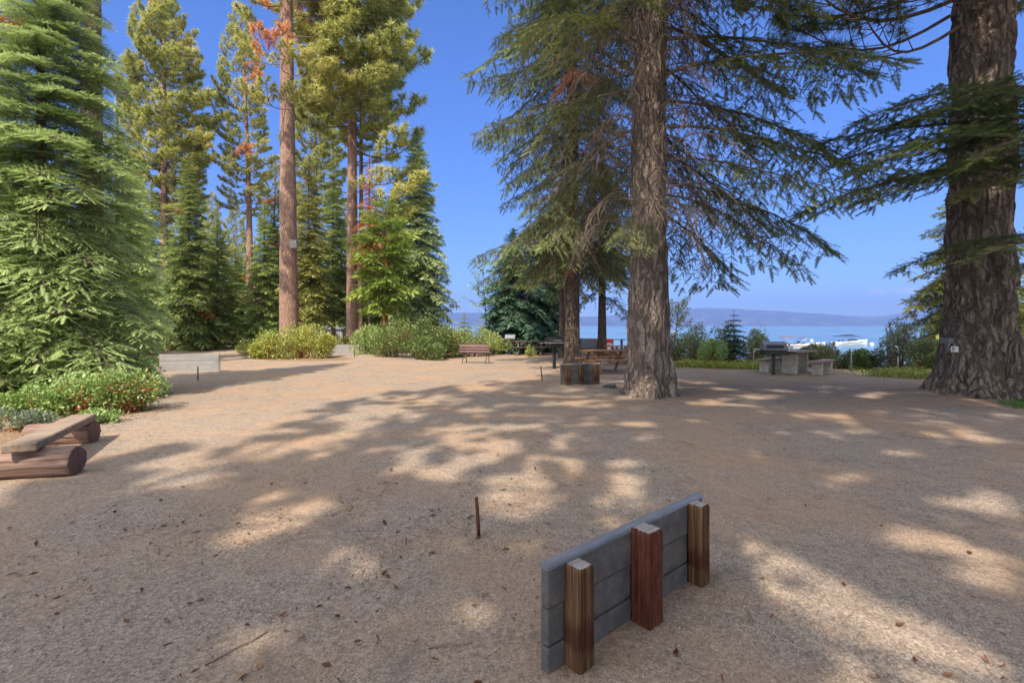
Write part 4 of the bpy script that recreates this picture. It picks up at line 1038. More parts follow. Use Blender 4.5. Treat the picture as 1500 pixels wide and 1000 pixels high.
def opening(gx_,gy_):
    y=np.maximum(gy_,.6); px_=750+F*gx_/y; py_=HOR+F*EYE/y
    wob=(fbm(gx_*2.0,gy_*2.0,0,4,51)-.47)*2.3; fine=fbm(gx_*4.5,gy_*3.0,0,3,57)
    o=np.zeros(gx_.shape)
    for cx,cy,rx,ry in OPEN: o=np.maximum(o,((px_-cx)/(rx*1.22+5))**2+((py_-cy)/(ry*1.25+2.5))**2+wob*(1.0 if ry>10 else 1.6)<1)
    o=np.maximum(o,in_poly(px_+wob*14,py_+wob*6)); o=o*(fine>.30)
    for cx,cy,rx,ry in ((955,545,13,9),(1262,540,20,10),(948,528,10,5)): o=np.maximum(o,((px_-cx)/rx)**2+((py_-cy)/ry)**2<1)
    B=np.interp(px_,[0,120,250,350,450,560,680,760,1500],[712,700,668,640,600,562,532,516,504])
    n=fbm(gx_*1.1,gy_*.55,0,3,52)
    o=np.where(py_<B,(n>.34),o)
    o=np.maximum(o,(py_>=B)&(py_<B+55)&(n>.53)&(px_<720))
    n2=fbm(gx_*.75,gy_*2.1,0,3,63); o=np.maximum(o,(px_>740)&(py_>535)&(py_<760)&(n2>.585))
    return (gy_>1.2)&(o>.5)
sb=T('shade_pine','tall pine standing behind the viewer, shading the yard',750,-9,h=24,r0=.4,crown=crown_specs(7,24,4.3,62,160,-.1,.6,Lref=3.2,shape='oval'),fam_=PINE_MID,fmat='pine_dark',bmat='bark_big',group='pines behind the viewer')
sbc=[c for c in sb.children if c.name.startswith('crown')][0]
nv=len(sbc.data.vertices); CV=np.zeros(nv*3,np.float32); sbc.data.vertices.foreach_get('co',CV); CV=CV.reshape(-1,3)
CF=np.zeros(len(sbc.data.polygons)*3,np.int32); sbc.data.polygons.foreach_get('vertices',CF); CF=CF.reshape(-1,3)
CT=np.zeros(nv,np.float32); sbc.data.attributes['tint'].data.foreach_get('value',CT)
sbl=[c for c in sb.children if c.name.startswith('limbs')][0]; nl=len(sbl.data.vertices); LV=np.zeros(nl*3,np.float32); sbl.data.vertices.foreach_get('co',LV); LV=LV.reshape(-1,3)
LF=np.zeros(len(sbl.data.polygons)*4,np.int32); sbl.data.polygons.foreach_get('vertices',LF); LF=LF.reshape(-1,4)
for k,(x,y,s_,sz) in enumerate(SHADE):
    if k==0: rt=sb; rt.location=(x,y,0); rt.scale=(s_,s_,sz); az_k=0.0
    else: az_k=k*1.3; rt=copy_tree(sb,(x,y,0),az_k,(s_,s_,sz))
    ca,sa=math.cos(az_k),math.sin(az_k); q=CV*np.array([s_,s_,sz]); cen=q[CF].mean(1)
    wx=x+cen[:,0]*ca-cen[:,1]*sa; wy=y+cen[:,0]*sa+cen[:,1]*ca; tt=cen[:,2]/-SDIR[2]
    keep=~opening(wx+SDIR[0]*tt,wy+SDIR[1]*tt); FF=CF[keep]; used,inv=np.unique(FF,return_inverse=True)
    me=npmesh('crown',CV[used],[inv.reshape(-1,3)],CT[used]); me.materials.append(M['pine_dark'])
    ch=[c for c in bpy.data.objects if c.parent==rt and c.name.startswith('crown')][0]; ch.data=me
    q=LV*np.array([s_,s_,sz]); cen=q[LF].mean(1); wx=x+cen[:,0]*ca-cen[:,1]*sa; wy=y+cen[:,0]*sa+cen[:,1]*ca; tt=cen[:,2]/-SDIR[2]
    keep=~opening(wx+SDIR[0]*tt,wy+SDIR[1]*tt)|(np.hypot(cen[:,0],cen[:,1])<.9); me=npmesh('limbs',LV,[LF[keep]]); me.materials.append(M['limb'])
    [c for c in bpy.data.objects if c.parent==rt and c.name.startswith('limbs')][0].data=me

# ================================================================== SHRUBS
def bush_mesh(rx,ry,h,n,leaf,seed,lobes=9,tint=.12,dead=.0,twigs=26,inner=.55,z0=.0,spiky=0.0):
    r=np.random.default_rng(seed)
    C0=np.stack([r.uniform(-.62,.62,lobes)*rx,r.uniform(-.62,.62,lobes)*ry,r.uniform(.25,.72,lobes)*h],-1)
    C0[:,2]*=(1-.35*np.hypot(C0[:,0]/rx,C0[:,1]/ry))
    Rl=np.stack([r.uniform(.32,.52,lobes)*rx,r.uniform(.32,.52,lobes)*ry,r.uniform(.24,.38,lobes)*h],-1)
    k=r.integers(0,lobes,n); d=norm(r.normal(size=(n,3))); rad=r.uniform(inner,1.0,n)**.6*(1+spiky*np.abs(r.normal(size=n)))
    p=C0[k]+d*Rl[k]*rad[:,None]; p[:,2]=np.abs(p[:,2])+z0
    dirs=norm(d*.7+r.normal(size=(n,3))*.6+np.array([0,0,.45]))
    L=leaf*r.uniform(.6,1.3,n)
    ti=.46+r.normal(size=n)*tint+(r.normal(size=lobes)*.10)[k]
    dd=(np.clip(r.random(lobes),0,1)<.35)[k]&(r.random(n)<dead*2.2); ti=np.where(dd,2.0,ti)
    A,B,Cc=frames(dirs,r.uniform(-1,1,n))
    f=stamp(*LEAF,p,A*L[:,None],B*L[:,None],Cc*L[:,None],ti)
    w=Bag()
    for j in range(twigs):
        e=C0[j%lobes]+r.normal(size=3)*Rl[j%lobes]*.45; b=np.array([r.uniform(-.3,.3)*rx,r.uniform(-.3,.3)*ry,-.03]); q=np.linspace(0,1,5)[:,None]
        c1=b+(e-b)*q+np.array([0,0,.12*h])*np.sin(q*PI)+r.normal(size=(5,3))*.02
        w.tube(c1,np.linspace(.012,.004,5)*max(.7,h),4,.5)
    return npmesh('leaves',f[0],[f[1]],f[2]), w.mesh('stems')
def bush(name,label,px_,d,rx,ry,h,mat='hedge',n=2600,leaf=.085,seed=0,stems='limb',group=None,rz=0,cat='shrub',**kw):
    x=X(px_,d); t=thing(name,label,cat,(x,d,gz(x,d)-.01),rz,group)
    a,b=bush_mesh(rx,ry,h,n,leaf,seed,**kw)
    link('leaves',a,M[mat],t); link('stems',b,M[stems],t); return t
# near left
G='broad leaved shrubs beside the logs'
bush('leafy_shrub','green shrub with orange leaves and red stems, nearest the open gravel, right of the logs',190,8.9,.6,.6,.95,'broad',3000,.055,1,'redtwig',G,dead=.14,lobes=16,twigs=130,spiky=.15)
bush('leafy_shrub','green shrub with red stems directly behind the far log',124,8.6,.75,.5,.80,'broad',2700,.06,2,'redtwig',G,dead=.08,lobes=14,twigs=150,spiky=.15)
bush('leafy_shrub','darker leafy shrub under the fir boughs at the left edge',52,8.3,.7,.5,.60,'broad',2800,.065,3,'redtwig',G,dead=.06,twigs=60)
bush('grey_plant','grey green low plant behind the plank of the log bench',28,7.25,.42,.35,.36,'grey_leaf',1700,.055,4,'redtwig',None,twigs=30,cat='plant')
bush('leafy_shrub','low bright green shoots at the foot of the shrub behind the far log',142,7.75,.32,.25,.26,'broad',900,.06,5,'redtwig',G,twigs=14)
bush('leafy_shrub','shrub under the big left firs, at the edge of the sunny gravel',150,11.5,.9,.8,.75,'broad',3000,.08,6,'redtwig',G,dead=.05)
bush('leafy_shrub','low shrub farther back along the left edge of the gravel',168,15,1.1,.9,.7,'hedge',2600,.09,7,'limb',G,dead=.05)
# yellow mound round the thick pinkish trunk
G='yellow green mound round the thick trunk'
for lab,px_,d,rx,ry,h,sd in (('yellow green shrub covering the foot of the thick pinkish trunk',402,23.2,1.25,1.0,1.25,11),('tallest yellow green shrub, just right of the foot of the thick trunk',442,23.6,1.15,1.0,1.55,12),('low yellow green shrub at the left end of the mound round the thick trunk',372,23.4,.75,.8,.8,13),('low reddish yellow shrub at the right end of the mound, by the small pale backboard',470,23.6,.75,.7,1.05,14)):
    bush('yellow_shrub',lab,px_,d,rx,ry,h*1.25,'yelbush',4200,.085,sd,'redtwig',G,dead=.10 if px_>460 else .02,spiky=.18,lobes=12)
bush('yellow_shrub','bright small shrub behind the small pale backboard, between the two pinkish trunks',498,29,1.0,.8,1.1,'yelbush',2200,.10,15,'limb',G)
# left hedge
G='hedge right of the slim trunk'
for lab,px_,d,rx,ry,h,mat,sd in (
 ('light green hedge bush at the foot of the slim pinkish trunk',541,25.5,1.0,1.0,1.55,'broad',21),
 ('green hedge bush left of the tallest one, with brown stems showing',572,24.3,1.15,1.0,1.6,'hedge',22),
 ('tallest and roundest dark hedge bush, below the teal spruce',612,23.8,1.35,1.2,1.95,'hedge',23),
 ('green hedge bush right of the tallest one',650,24,1.1,1.0,1.55,'hedge',24),
 ('dark hedge bush right behind the plum bench',690,24.8,1.3,1.0,1.6,'fir_mid',25),
 ('dark low hedge bush at the right end of the hedge by the small grey grill',722,26.5,1.1,1.0,1.1,'fir_mid',26),
 ('yellow spotted bush in front of the tallest one, low by the gravel',628,22.6,.9,.7,1.0,'hedge',27)):
    bush('hedge_bush',lab,px_,d,rx,ry,h*1.25,mat,4200,.085,sd,'limb',G,dead=.07,lobes=13)
# shrubs at the back of the left gravel
G='light shrubs along the back of the left gravel'
for lab,px_,d,rx,h,mat,sd in (('light green leafy shrub left of the yellow mound',345,38,1.6,2.3,'broad',31),('light green shrub behind the left end of the yellow mound',384,36,1.5,2.2,'broad',32),('shrub under the near right edge of the left firs',196,31,1.5,1.8,'broad',33),('leafy shrub behind the tall yellow shrub',424,37,1.6,1.7,'broad',34)):
    bush('back_shrub',lab,px_,d,rx,1.2,h,mat,2400,.13,sd,'limb',G)
def cover(name,label,pts,n,leaf,h,mat,seed):
    r=np.random.default_rng(seed); P_=np.concatenate([np.stack([x+r.normal(size=n//len(pts))*sx,y+r.normal(size=n//len(pts))*sy],-1) for x,y,sx,sy in pts])
    z=ground_z(P_[:,0],P_[:,1])+r.uniform(0,h,len(P_))*(.5+vnoise(P_[:,0]*1.3,P_[:,1]*1.3,0,seed))
    O=np.column_stack([P_,z]); d=norm(r.normal(size=O.shape)*.7+np.array([0,0,.6])); L=leaf*r.uniform(.6,1.3,len(O)); A,B,Cc=frames(d,r.uniform(-1,1,len(O)))
    f=stamp(*LEAF,O,A*L[:,None],B*L[:,None],Cc*L[:,None],.45+r.normal(size=len(O))*.15)
    return tag(link(name,npmesh(name,f[0],[f[1]],f[2]),M[mat]),label,None,None,'stuff')
cover('ground_cover','low grey green ground cover at the back of the left gravel',[(X(p_,41),41,1.2,.8) for p_ in (225,250,275,300,325,350)],15000,.11,.6,'grey_leaf',41)
cover('hedge_underplants','low yellow green plants along the foot of the lakeside hedge',[(X(p_,d_),d_,.5,.22) for p_,d_ in ((1000,18.6),(1030,18.4),(1060,18.2),(1090,18),(1110,17.8),(1300,15.3),(1325,15.0),(1350,14.8),(1372,14.5))],12000,.06,.22,'yelbush',42)
# lakeside hedge
G='lakeside hedge bushes'
for lab,px_,d,rx,ry,h,mat,sd in (
 ('bush of the lakeside hedge right beside the centre trunk',992,20.2,.75,.7,1.25,'manz',51),
 ('open twiggy bush of the lakeside hedge between the centre trunk and the bright patch',1022,19.6,.75,.7,1.25,'manz',52),
 ('bush of the lakeside hedge with a bright green lower patch',1040,18.7,.55,.5,.85,'broad',53),
 ('bush of the lakeside hedge at the foot of the tiny tiered fir',1068,19.8,.85,.7,1.3,'manz',54),
 ('bush of the lakeside hedge behind the pale pipe rail',1103,19.3,.75,.7,1.2,'manz',55),
 ('bush of the lakeside hedge behind the box grill',1142,20.0,.8,.7,0.66,'manz',56),
 ('bush of the lakeside hedge behind the right bench of the concrete table',1196,18.8,.8,.6,0.63,'manz',57),
 ('bush of the lakeside hedge left of the grey metal post',1226,17.9,.75,.6,0.69,'manz',58),
 ('low yellowish bush of the lakeside hedge right of the grey metal post',1268,17.4,.65,.5,0.58,'hedge',59),
 ('tall round lakeside bush with silvery leaves in front of the end on boat',1312,16.9,.75,.6,1.38,'grey_leaf',60),
 ('dark green low bush between the tall round one and the giant trunk',1350,16.2,.75,.6,.85,'manz',61),
 ('low bush beside the foot of the giant trunk',1378,15.0,.5,.5,.6,'hedge',62),
 ('green shrub on the far right beyond the giant trunk',1496,14.8,.9,.8,1.0,'hedge',63)):
    bush('lakeside_bush',lab,px_,d,rx,ry,h*1.5,mat,3600,.075,sd,'redtwig',G,dead=.05,lobes=10,twigs=44)
bush('yellow_sapling','yellow topped sapling rising above the lakeside hedge near the box grill',1113,20.2,.42,.4,1.75,'yelbush',1100,.06,71,'limb',None,z0=.0)
bush('small_shrub','small yellow shrub in front of the dark picnic table',777,24.6,.32,.3,.7,'yelbush',500,.06,73,'limb',None)
# airy saplings made of ascending twigs
def sapling(label,px_,d,h,mat,n,seed,spread=.9,zl=.35,leafn=16,leaf=.085,lean=0):
    r=np.random.default_rng(seed); x=X(px_,d); t=thing('airy_sapling',label,'tree',(x,d,gz(x,d)))
    w=Bag(); O=[];D=[]
    w.tube(np.array([(lean*q,0,h*q) for q in np.linspace(0,1,8)]),np.linspace(.04,.008,8),6,.5)
    for k in range(n):
        q0=zl+(1-zl)*k/n; a=k*2.4; l=h*.42*(1-.6*q0)*spread*r.uniform(.7,1.1); b=np.array([lean*q0,0,h*q0]); d_=norm(np.array([math.cos(a),math.sin(a),r.uniform(.5,1.1)]))
        pts=np.array([b+d_*l*u+np.array([0,0,.1*l*u*u]) for u in np.linspace(0,1,5)]); w.tube(pts,np.linspace(.014,.004,5),4,.5)
        for u in np.linspace(.25,1,leafn):
            for _ in range(3): O.append(b+d_*l*u+r.normal(size=3)*.07); D.append(d_+r.normal(size=3)*.7)
    link('trunk',w.mesh('trunk'),M['limb'],t)
    O=np.array(O);D=np.array(D);L=leaf*r.uniform(.6,1.3,len(O)); A,B,Cc=frames(D,r.uniform(-1,1,len(O)))
    f=stamp(*LEAF,O,A*L[:,None],B*L[:,None],Cc*L[:,None],.5+r.normal(size=len(O))*.15)
    link('leaves',npmesh('leaves',f[0],[f[1]],f[2]),M[mat],t)
sapling('thin pale green sapling against the sky left of the blue green fir',714,29,5.4,'broad',20,5,leafn=12,leaf=.12,lean=-.3)
sapling('yellow and orange leaved sapling right behind the centre trunk, above the hedge',985,21.5,2.6,'yelbush',14,6,spread=1.3,zl=.5,leafn=22,leaf=.10,lean=.3)

# grass patch at the right edge
def blades(name,label,x0,x1,y0,y1,n,h,seed,mask):
    r=np.random.default_rng(seed); x=r.uniform(x0,x1,n); y=r.uniform(y0,y1,n); k=mask(x,y)>r.random(n); x,y=x[k],y[k]; n=len(x)
    a=r.uniform(0,2*PI,n); z=ground_z(x,y); hh=h*r.uniform(.5,1.2,n); w=.004+.002*r.random(n)
    p=np.stack([x,y,z],-1); s=np.stack([np.cos(a),np.sin(a),0*a],-1)*w[:,None]; tip=p+np.stack([r.normal(size=n)*.35*hh,r.normal(size=n)*.35*hh,hh],-1)
    V=np.stack([p-s,p+s,tip],1).reshape(-1,3); Fx=np.arange(3*n).reshape(-1,3)
    return tag(link(name,npmesh(name,V,[Fx],np.repeat(.4+r.normal(size=n)*.15,3)),M['lawn']),label,None,None,'stuff')
M['lawn']=mat_foliage('lawn_grass',(.03,.09,.012),(.07,.19,.025),(.16,.30,.05))
blades('lawn','bright green lawn edge at the right of the view',9.4,16,7.8,10.9,70000,.05,5,lambda x,y: np.clip(1-np.hypot((x-12.4)/2.7,(y-9.4)/1.15)**6+.15*(vnoise(x*3,y*3)-.5),0,1))
blades('far_lawn','strip of green lawn beyond the picnic tables',1.0,9.0,29.0,33.5,40000,.09,6,lambda x,y: np.clip(.9-np.abs(y-31.2)/2.6,0,1)*1.3)

# ================================================================== SMALL THINGS ON THE GROUND
r3=np.random.default_rng(77)
# gravel grains close to the camera
n=42000; dd=1.75+ (r3.random(n)**1.9)*6.2; xx=(r3.uniform(-1.12,1.12,n))*dd; k=np.ones(n,bool)
xx,dd=xx[k],dd[k]; n=len(xx)
z=ground_z(xx,dd)+(fbm(xx*2.1,dd*2.1,0,4,11)-.47)*.022
sz=r3.uniform(.0013,.0033,n)*np.where(r3.random(n)<.04,1.9,1.0)
oct_=np.array([(1,0,0),(0,1,0),(-1,0,0),(0,-1,0),(0,0,.75),(0,0,-.6)],float); of=np.array([(0,1,4),(1,2,4),(2,3,4),(3,0,4)])
a=r3.uniform(0,6.28,n); A=np.stack([np.cos(a),np.sin(a),r3.normal(size=n)*.2],-1)*(sz*r3.uniform(.8,1.6,n))[:,None]; B=np.stack([-np.sin(a),np.cos(a),r3.normal(size=n)*.2],-1)*sz[:,None]; Cc=np.stack([0*a,0*a,1+0*a],-1)*sz[:,None]
f=stamp(oct_,of,np.zeros(6),np.stack([xx,dd,z+sz*.2],-1),A,B,Cc,r3.random(n))
t=NT('gravel_grains'); t.pbr(t.ramp(t.attr(),[(0,(.07,.058,.05)),(.4,(.22,.17,.135)),(.8,(.37,.31,.255)),(1,(.50,.45,.39))]),.95,None,.05); M['grain']=t.m
tag(link('gravel_grains',npmesh('gravel_grains',f[0],[f[1]],f[2]),M['grain']),'loose gravel grains over the foreground',None,None,'stuff')
# needle and bark litter
n=9000; dd=1.9+r3.random(n)**1.3*16; xx=r3.uniform(-1.1,1.1,n)*dd
k=(vnoise(xx*.9,dd*.9,0,31)+.35*vnoise(xx*3,dd*3,0,32)>.80)|(r3.random(n)<.10)
# the dark patch round the near stake, and the strip under the left shrubs
m2=9000; x2=r3.normal(size=m2)*1.3-1.2; y2=4.1+r3.normal(size=m2)*.8+.12*(x2+1.2); kk=vnoise(x2*2.2,y2*2.2,0,61)>.42; x2=x2[kk]; y2=y2[kk]; m4=4000; y4=r3.uniform(5.6,9.5,m4); x4=-5.6-(y4-5.6)*.25-np.abs(r3.normal(size=m4))*.9
xx=np.concatenate([xx[k],x2,x4]); dd=np.concatenate([dd[k],y2,y4]); n=len(xx)
a=r3.uniform(0,6.28,n); L=r3.uniform(.005,.024,n)*np.where(r3.random(n)<.07,3.0,1); W=L*r3.uniform(.08,.5,n)
z=ground_z(xx,dd)+(fbm(xx*2.1,dd*2.1,0,4,11)-.47)*.022+.004
A=np.stack([np.cos(a),np.sin(a),r3.normal(size=n)*.25],-1)*L[:,None]; B=np.stack([-np.sin(a),np.cos(a),r3.normal(size=n)*.25],-1)*W[:,None]; Cc=np.stack([0*a,0*a,1+0*a],-1)*L[:,None]*.5
f=stamp(*LEAF,np.stack([xx,dd,z],-1),A,B*1.6,Cc,r3.random(n))
t=NT('litter_bits'); t.pbr(t.ramp(t.attr(),[(0,(.035,.025,.018)),(.6,(.12,.06,.035)),(1,(.33,.19,.09))]),.9,None,.15); M['litter']=t.m
tag(link('needle_litter',npmesh('needle_litter',f[0],[f[1]],f[2]),M['litter']),'dark needle and bark litter strewn over the gravel',None,None,'stuff')
# single curled leaves and cone scales one can count
t=NT('dry_leaf'); oi=t.n('ObjectInfo'); t.pbr(t.ramp(oi.outputs['Random'],[(0,(.16,.06,.03)),(.6,(.20,.085,.045)),(1,(.30,.16,.09))]),.8,None,.1); M['dry']=t.m
def curl_mesh(seed):
    r=np.random.default_rng(seed); g=[];n=7
    for i in range(n):
        for j in range(5):
            u=i/(n-1)*2-1; v=j/4*2-1; w=(1-u*u*.85)**.5*.42
            g.append((u*.5,v*w*.5,.16*abs(v)**1.6+.12*u*u+.02*r.normal()))
    return npmesh('fallen_leaf',np.array(g),[np.array([(i*5+j,i*5+5+j,i*5+6+j,i*5+1+j) for i in range(n-1) for j in range(4)])],None,True)
cm=[curl_mesh(s) for s in range(4)]
for k in range(110):
    py_=520+470*r3.random()**.75+10; px_=r3.uniform(20,1480); x,y,_=P(px_,py_)
    if y>12 or (x<-5.4): continue
    o=link('fallen_leaf',cm[k%4],M['dry'],None,(x,y,gz(x,y)+.012)); s=r3.uniform(.011,.024)*(1+y*.05); o.scale=(s*1.4,s,s); o.rotation_euler=(r3.normal()*.25,r3.normal()*.25,r3.uniform(0,6.28))
    tag(o,'small curled reddish brown dry leaf lying on the gravel','leaf','dry leaves scattered on the gravel')
def cone_mesh():
    bag=Bag(); n=60
    for i in range(n):
        u=i/n; a=i*2.39996; r=.5*math.sin(PI*(u*.85+.1))**.7; z=(u-.5)*2.0
        o=np.array([z,r*.62*math.cos(a),r*.62*math.sin(a)]); d_=norm(np.array([.45,math.cos(a),math.sin(a)])); sd=norm(np.cross(d_,[1,0,0]))
        bag.add(np.array([o-sd*.15,o+sd*.15,o+d_*.34+sd*.10,o+d_*.34-sd*.10]),np.array([[0,1,2,3]]))
    bag.tube(np.array([(-1,0,0),(-.4,0,0),(.4,0,0),(1,0,0)]),np.array([.12,.34,.30,.08]),8); return bag.mesh('pine_cone')
cmsh=cone_mesh()
for k,(px_,py_) in enumerate([(168,752),(294,882),(208,866),(362,918),(442,937),(524,942),(562,842),(14,776),(414,902),(494,905),(1236,858),(1318,918),(1388,992),(1340,970),(990,958),(600,762),(642,748),(236,735),(1420,812),(1180,742),(84,902),(700,1003)]):
    x,y,_=P(px_,py_); o=link('pine_cone',cmsh,M['dry'],None,(x,y,gz(x,y)+.016)); q=.010+.007*random.random(); o.scale=(q*1.15,q,q); o.rotation_euler=(0,random.gauss(0,.1),random.uniform(0,6.28))
    tag(o,'small brown pine cone lying on the gravel','pine cone','pine cones scattered on the gravel')
for k,(px_,py_,l_,a_) in enumerate([(350,950,.30,.9),(660,947,.22,.1),(1245,905,.18,.6),(905,632,.35,.3),(232,805,.2,2.2),(1100,905,.15,1.2)]):
    x,y,_=P(px_,py_); m=MB(); m.tube([(-l_/2*math.cos(a_),-l_/2*math.sin(a_),.006),(0,.01,.012),(l_*.2*math.cos(a_),l_*.2*math.sin(a_),.010),(l_/2*math.cos(a_+.15),l_/2*math.sin(a_+.15),.006)],[.004,.0035,.003,.002],6)
    tag(m.build('fallen_twig',M['deadwood'],None,(x,y,gz(x,y)),0,True),'thin dry twig lying on the gravel','twig','thin twigs on the gravel')
# stone by the centre trunk
x,y,_=P(893,567); bm=bmesh.new(); bmesh.ops.create_icosphere(bm,subdivisions=3,radius=1)
for v in bm.verts:
    q=.8+.5*float(vnoise(v.co.x*1.5+3,v.co.y*1.5,v.co.z*1.5,5)); v.co=Vector((v.co.x*.17*q,v.co.y*.12*q,v.co.z*.06*q))
me=bpy.data.meshes.new('dark_stone'); bm.to_mesh(me); bm.free()
for p in me.polygons: p.use_smooth=True
o=link('dark_stone',me,mat_plain('dark_stone',(.06,.06,.065),.9,0,.3,14),None,(x,y,gz(x,y)+.03)); tag(o,'small dark stone at the left foot of the centre trunk','stone')
# ------------------------------------------------------------------ lamps and boxes on the trunks
t_=thing('flood_lamp','grey flood lamp on the right side of the thick pinkish trunk','lamp',(X(431,27.6),27.62,Zp(358,27.6)))
m=MB(); m.box((0,-.05,0),(.42,.14,.50),Matrix.Rotation(R(14),3,'X'),.02); m.build('housing',M['grey_metal'],t_)
m=MB(); m.box((0,-.128,0),(.34,.02,.40),Matrix.Rotation(R(14),3,'X'),.004); m.build('lens',M['silver'],t_)
m=MB(); m.bar((-.02,0,.05),(-.10,.42,.05),.07,.07,.005); m.build('bracket',M['grey_metal'],t_)
def on_trunk(px_,r=.735,cx=X(1434,11.3)+.01,cy=11.3):
    a=math.atan((px_-750)/F); D=math.hypot(cx,cy); th=math.atan2(cx,cy)-a; k=D*math.cos(th)-math.sqrt(max(0,r*r-(D*math.sin(th))**2))
    x,y=k*math.sin(a),k*math.cos(a); return x,y,math.atan2(cy-y,cx-x)-PI/2      # rotation that turns local -y outwards
bx,by,bz=on_trunk(1389)
o=MB().box((0,0,0),(.26,.16,.125),None,.012,2).build('lamp_housing',M['grey_metal'],None,(bx,by,Zp(499,by)),bz); tag(o,'small grey weatherproof box on the left flank of the giant trunk, the upper of two','box')
sx_,sy_,sz_=on_trunk(1401)
t_=thing('switch_box','pale switch box on the giant trunk, just below and right of the grey one','box',(sx_,sy_,Zp(511.5,sy_)),sz_)
m=MB(); m.box((0,.01,0),(.15,.16,.135),None,.012,2); m.build('body',M['white_paint'],t_)
m=MB(); m.box((-.012,-.072,.02),(.06,.008,.045),None,.003); m.box((-.02,-.072,-.035),(.03,.008,.02),None,.003); m.build('socket_cover',M['grey_metal'],t_)
def tp(px_,py_):
    x,y,_=on_trunk(px_,.80); return (x,y,Zp(py_,y))
m=MB(); m.tube([tp(1391,503.5),tp(1388.5,507),tp(1390,511),tp(1393.5,512.6),tp(1397,512.4)],.009,8)
tag(m.build('power_cable',M['white_paint'],None,None,None,True),'short pale cable looping from the grey box to the pale switch box','cable')

# ================================================================== LIGHT, SKY, CAMERA
d=Vector((TRAVEL.x*math.cos(SUN_EL),TRAVEL.y*math.cos(SUN_EL),-math.sin(SUN_EL)))
sl=bpy.data.lights.new('sun','SUN'); sl.energy=4.1; sl.angle=R(.53); sl.color=(1,.88,.72)
so=bpy.data.objects.new('sun',sl); C.objects.link(so); so.rotation_euler=d.to_track_quat('-Z','Y').to_euler(); so.location=(-10,-20,30)
SKY_FILL=9.6
w=bpy.data.worlds.new("World"); bpy.context.scene.world=w; w.use_nodes=True; nt=w.node_tree; nt.nodes.clear()
sky=nt.nodes.new('ShaderNodeTexSky'); sky.sky_type='NISHITA'; sky.sun_disc=False; sky.sun_elevation=SUN_EL; sky.sun_rotation=math.atan2(-TRAVEL.x,-TRAVEL.y)
sky.altitude=1900; sky.air_density=1.0; sky.dust_density=0.0; sky.ozone_density=6.0
bg=nt.nodes.new('ShaderNodeBackground'); bg.inputs['Strength'].default_value=.15
out=nt.nodes.new('ShaderNodeOutputWorld'); 
# added front fill: sky brightened to white round the sun, behind the viewer
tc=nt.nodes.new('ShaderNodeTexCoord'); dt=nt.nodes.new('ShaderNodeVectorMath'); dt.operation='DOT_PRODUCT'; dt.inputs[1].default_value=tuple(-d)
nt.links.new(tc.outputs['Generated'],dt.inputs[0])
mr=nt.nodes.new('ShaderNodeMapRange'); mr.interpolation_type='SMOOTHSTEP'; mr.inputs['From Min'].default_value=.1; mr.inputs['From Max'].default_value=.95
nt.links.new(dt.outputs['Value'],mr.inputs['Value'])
tm=nt.nodes.new('ShaderNodeMix'); tm.data_type='RGBA'; tm.blend_type='MULTIPLY'; tm.inputs[0].default_value=1; 
zs=nt.nodes.new('ShaderNodeSeparateXYZ'); nt.links.new(tc.outputs['Generated'],zs.inputs[0])
zr_=nt.nodes.new('ShaderNodeMapRange'); zr_.interpolation_type='SMOOTHSTEP'; zr_.inputs['From Min'].default_value=-.02; zr_.inputs['From Max'].default_value=.5; nt.links.new(zs.outputs['Z'],zr_.inputs['Value'])
tn=nt.nodes.new('ShaderNodeMix'); tn.data_type='RGBA'; tn.inputs[6].default_value=(.36,.42,.52,1); tn.inputs[7].default_value=(.42,.60,.90,1)
nt.links.new(zr_.outputs[0],tn.inputs[0]); nt.links.new(tn.outputs[2],tm.inputs[7])
nt.links.new(sky.outputs[0],tm.inputs[6])
vx=nt.nodes.new('ShaderNodeMix'); vx.data_type='RGBA'; vx.inputs[7].default_value=(SKY_FILL*.92,SKY_FILL*.94,SKY_FILL*.97,1)

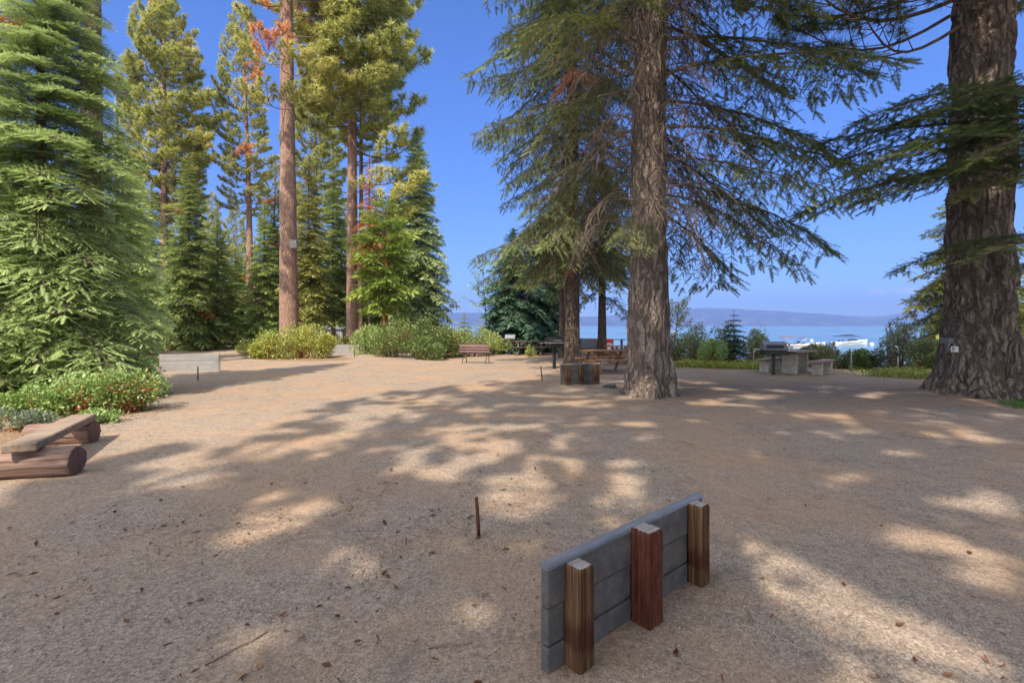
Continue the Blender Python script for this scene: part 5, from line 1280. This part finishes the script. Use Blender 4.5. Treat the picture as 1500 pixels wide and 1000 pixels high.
def wn(op,a,b=None):
    m=nt.nodes.new('ShaderNodeMath'); m.operation=op
    for sk,v in ((m.inputs[0],a),(m.inputs[1],b)):
        if v is None: continue
        if isinstance(v,(int,float)): sk.default_value=v
        else: nt.links.new(v,sk)
    return m.outputs[0]
az_=wn('DIVIDE',zs.outputs['X'],zs.outputs['Y']); el_=wn('DIVIDE',zs.outputs['Z'],zs.outputs['Y'])
cn=nt.nodes.new('ShaderNodeTexNoise'); cn.inputs['Scale'].default_value=38; cn.inputs['Detail'].default_value=4; nt.links.new(tc.outputs['Generated'],cn.inputs['Vector'])
cm_=None
for (cx_,cy_,sx_,sy_) in ((.765,.072,.018,.0045),(.835,.073,.034,.0048)):
    q=wn('ADD',wn('POWER',wn('ABSOLUTE',wn('DIVIDE',wn('SUBTRACT',az_,cx_),sx_)),2.0),wn('POWER',wn('ABSOLUTE',wn('DIVIDE',wn('SUBTRACT',el_,cy_),sy_)),2.0))
    g=wn('EXPONENT',wn('MULTIPLY',q,-1.0)); cm_=g if cm_ is None else wn('MAXIMUM',cm_,g)
cm_=wn('MULTIPLY',wn('MULTIPLY',cm_,wn('GREATER_THAN',zs.outputs['Y'],0.0)),wn('MULTIPLY',cn.outputs['Fac'],.95))
cl=nt.nodes.new('ShaderNodeMix'); cl.data_type='RGBA'; cl.inputs[7].default_value=(4.8,4.0,4.4,1); nt.links.new(cm_,cl.inputs[0]); nt.links.new(tm.outputs[2],cl.inputs[6])
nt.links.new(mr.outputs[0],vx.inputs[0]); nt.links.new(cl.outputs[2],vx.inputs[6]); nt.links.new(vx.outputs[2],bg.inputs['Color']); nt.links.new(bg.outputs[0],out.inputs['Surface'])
cam=bpy.data.cameras.new('camera'); cam.lens=F/1500*36; cam.sensor_width=36; cam.shift_y=-(500-HOR)/1500; cam.clip_start=.05; cam.clip_end=40000
co=bpy.data.objects.new('camera',cam); C.objects.link(co); co.location=(0,0,EYE); co.rotation_euler=(R(90),0,0); bpy.context.scene.camera=co
sc=bpy.context.scene; sc.view_settings.view_transform='Standard'; sc.view_settings.look='None'; sc.view_settings.exposure=1.0; sc.view_settings.gamma=1
sc.cycles.max_bounces=6; sc.cycles.diffuse_bounces=3; sc.cycles.transparent_max_bounces=4; sc.cycles.use_denoising=True; sc.cycles.volume_bounces=0
sc.cycles.sample_clamp_indirect=6
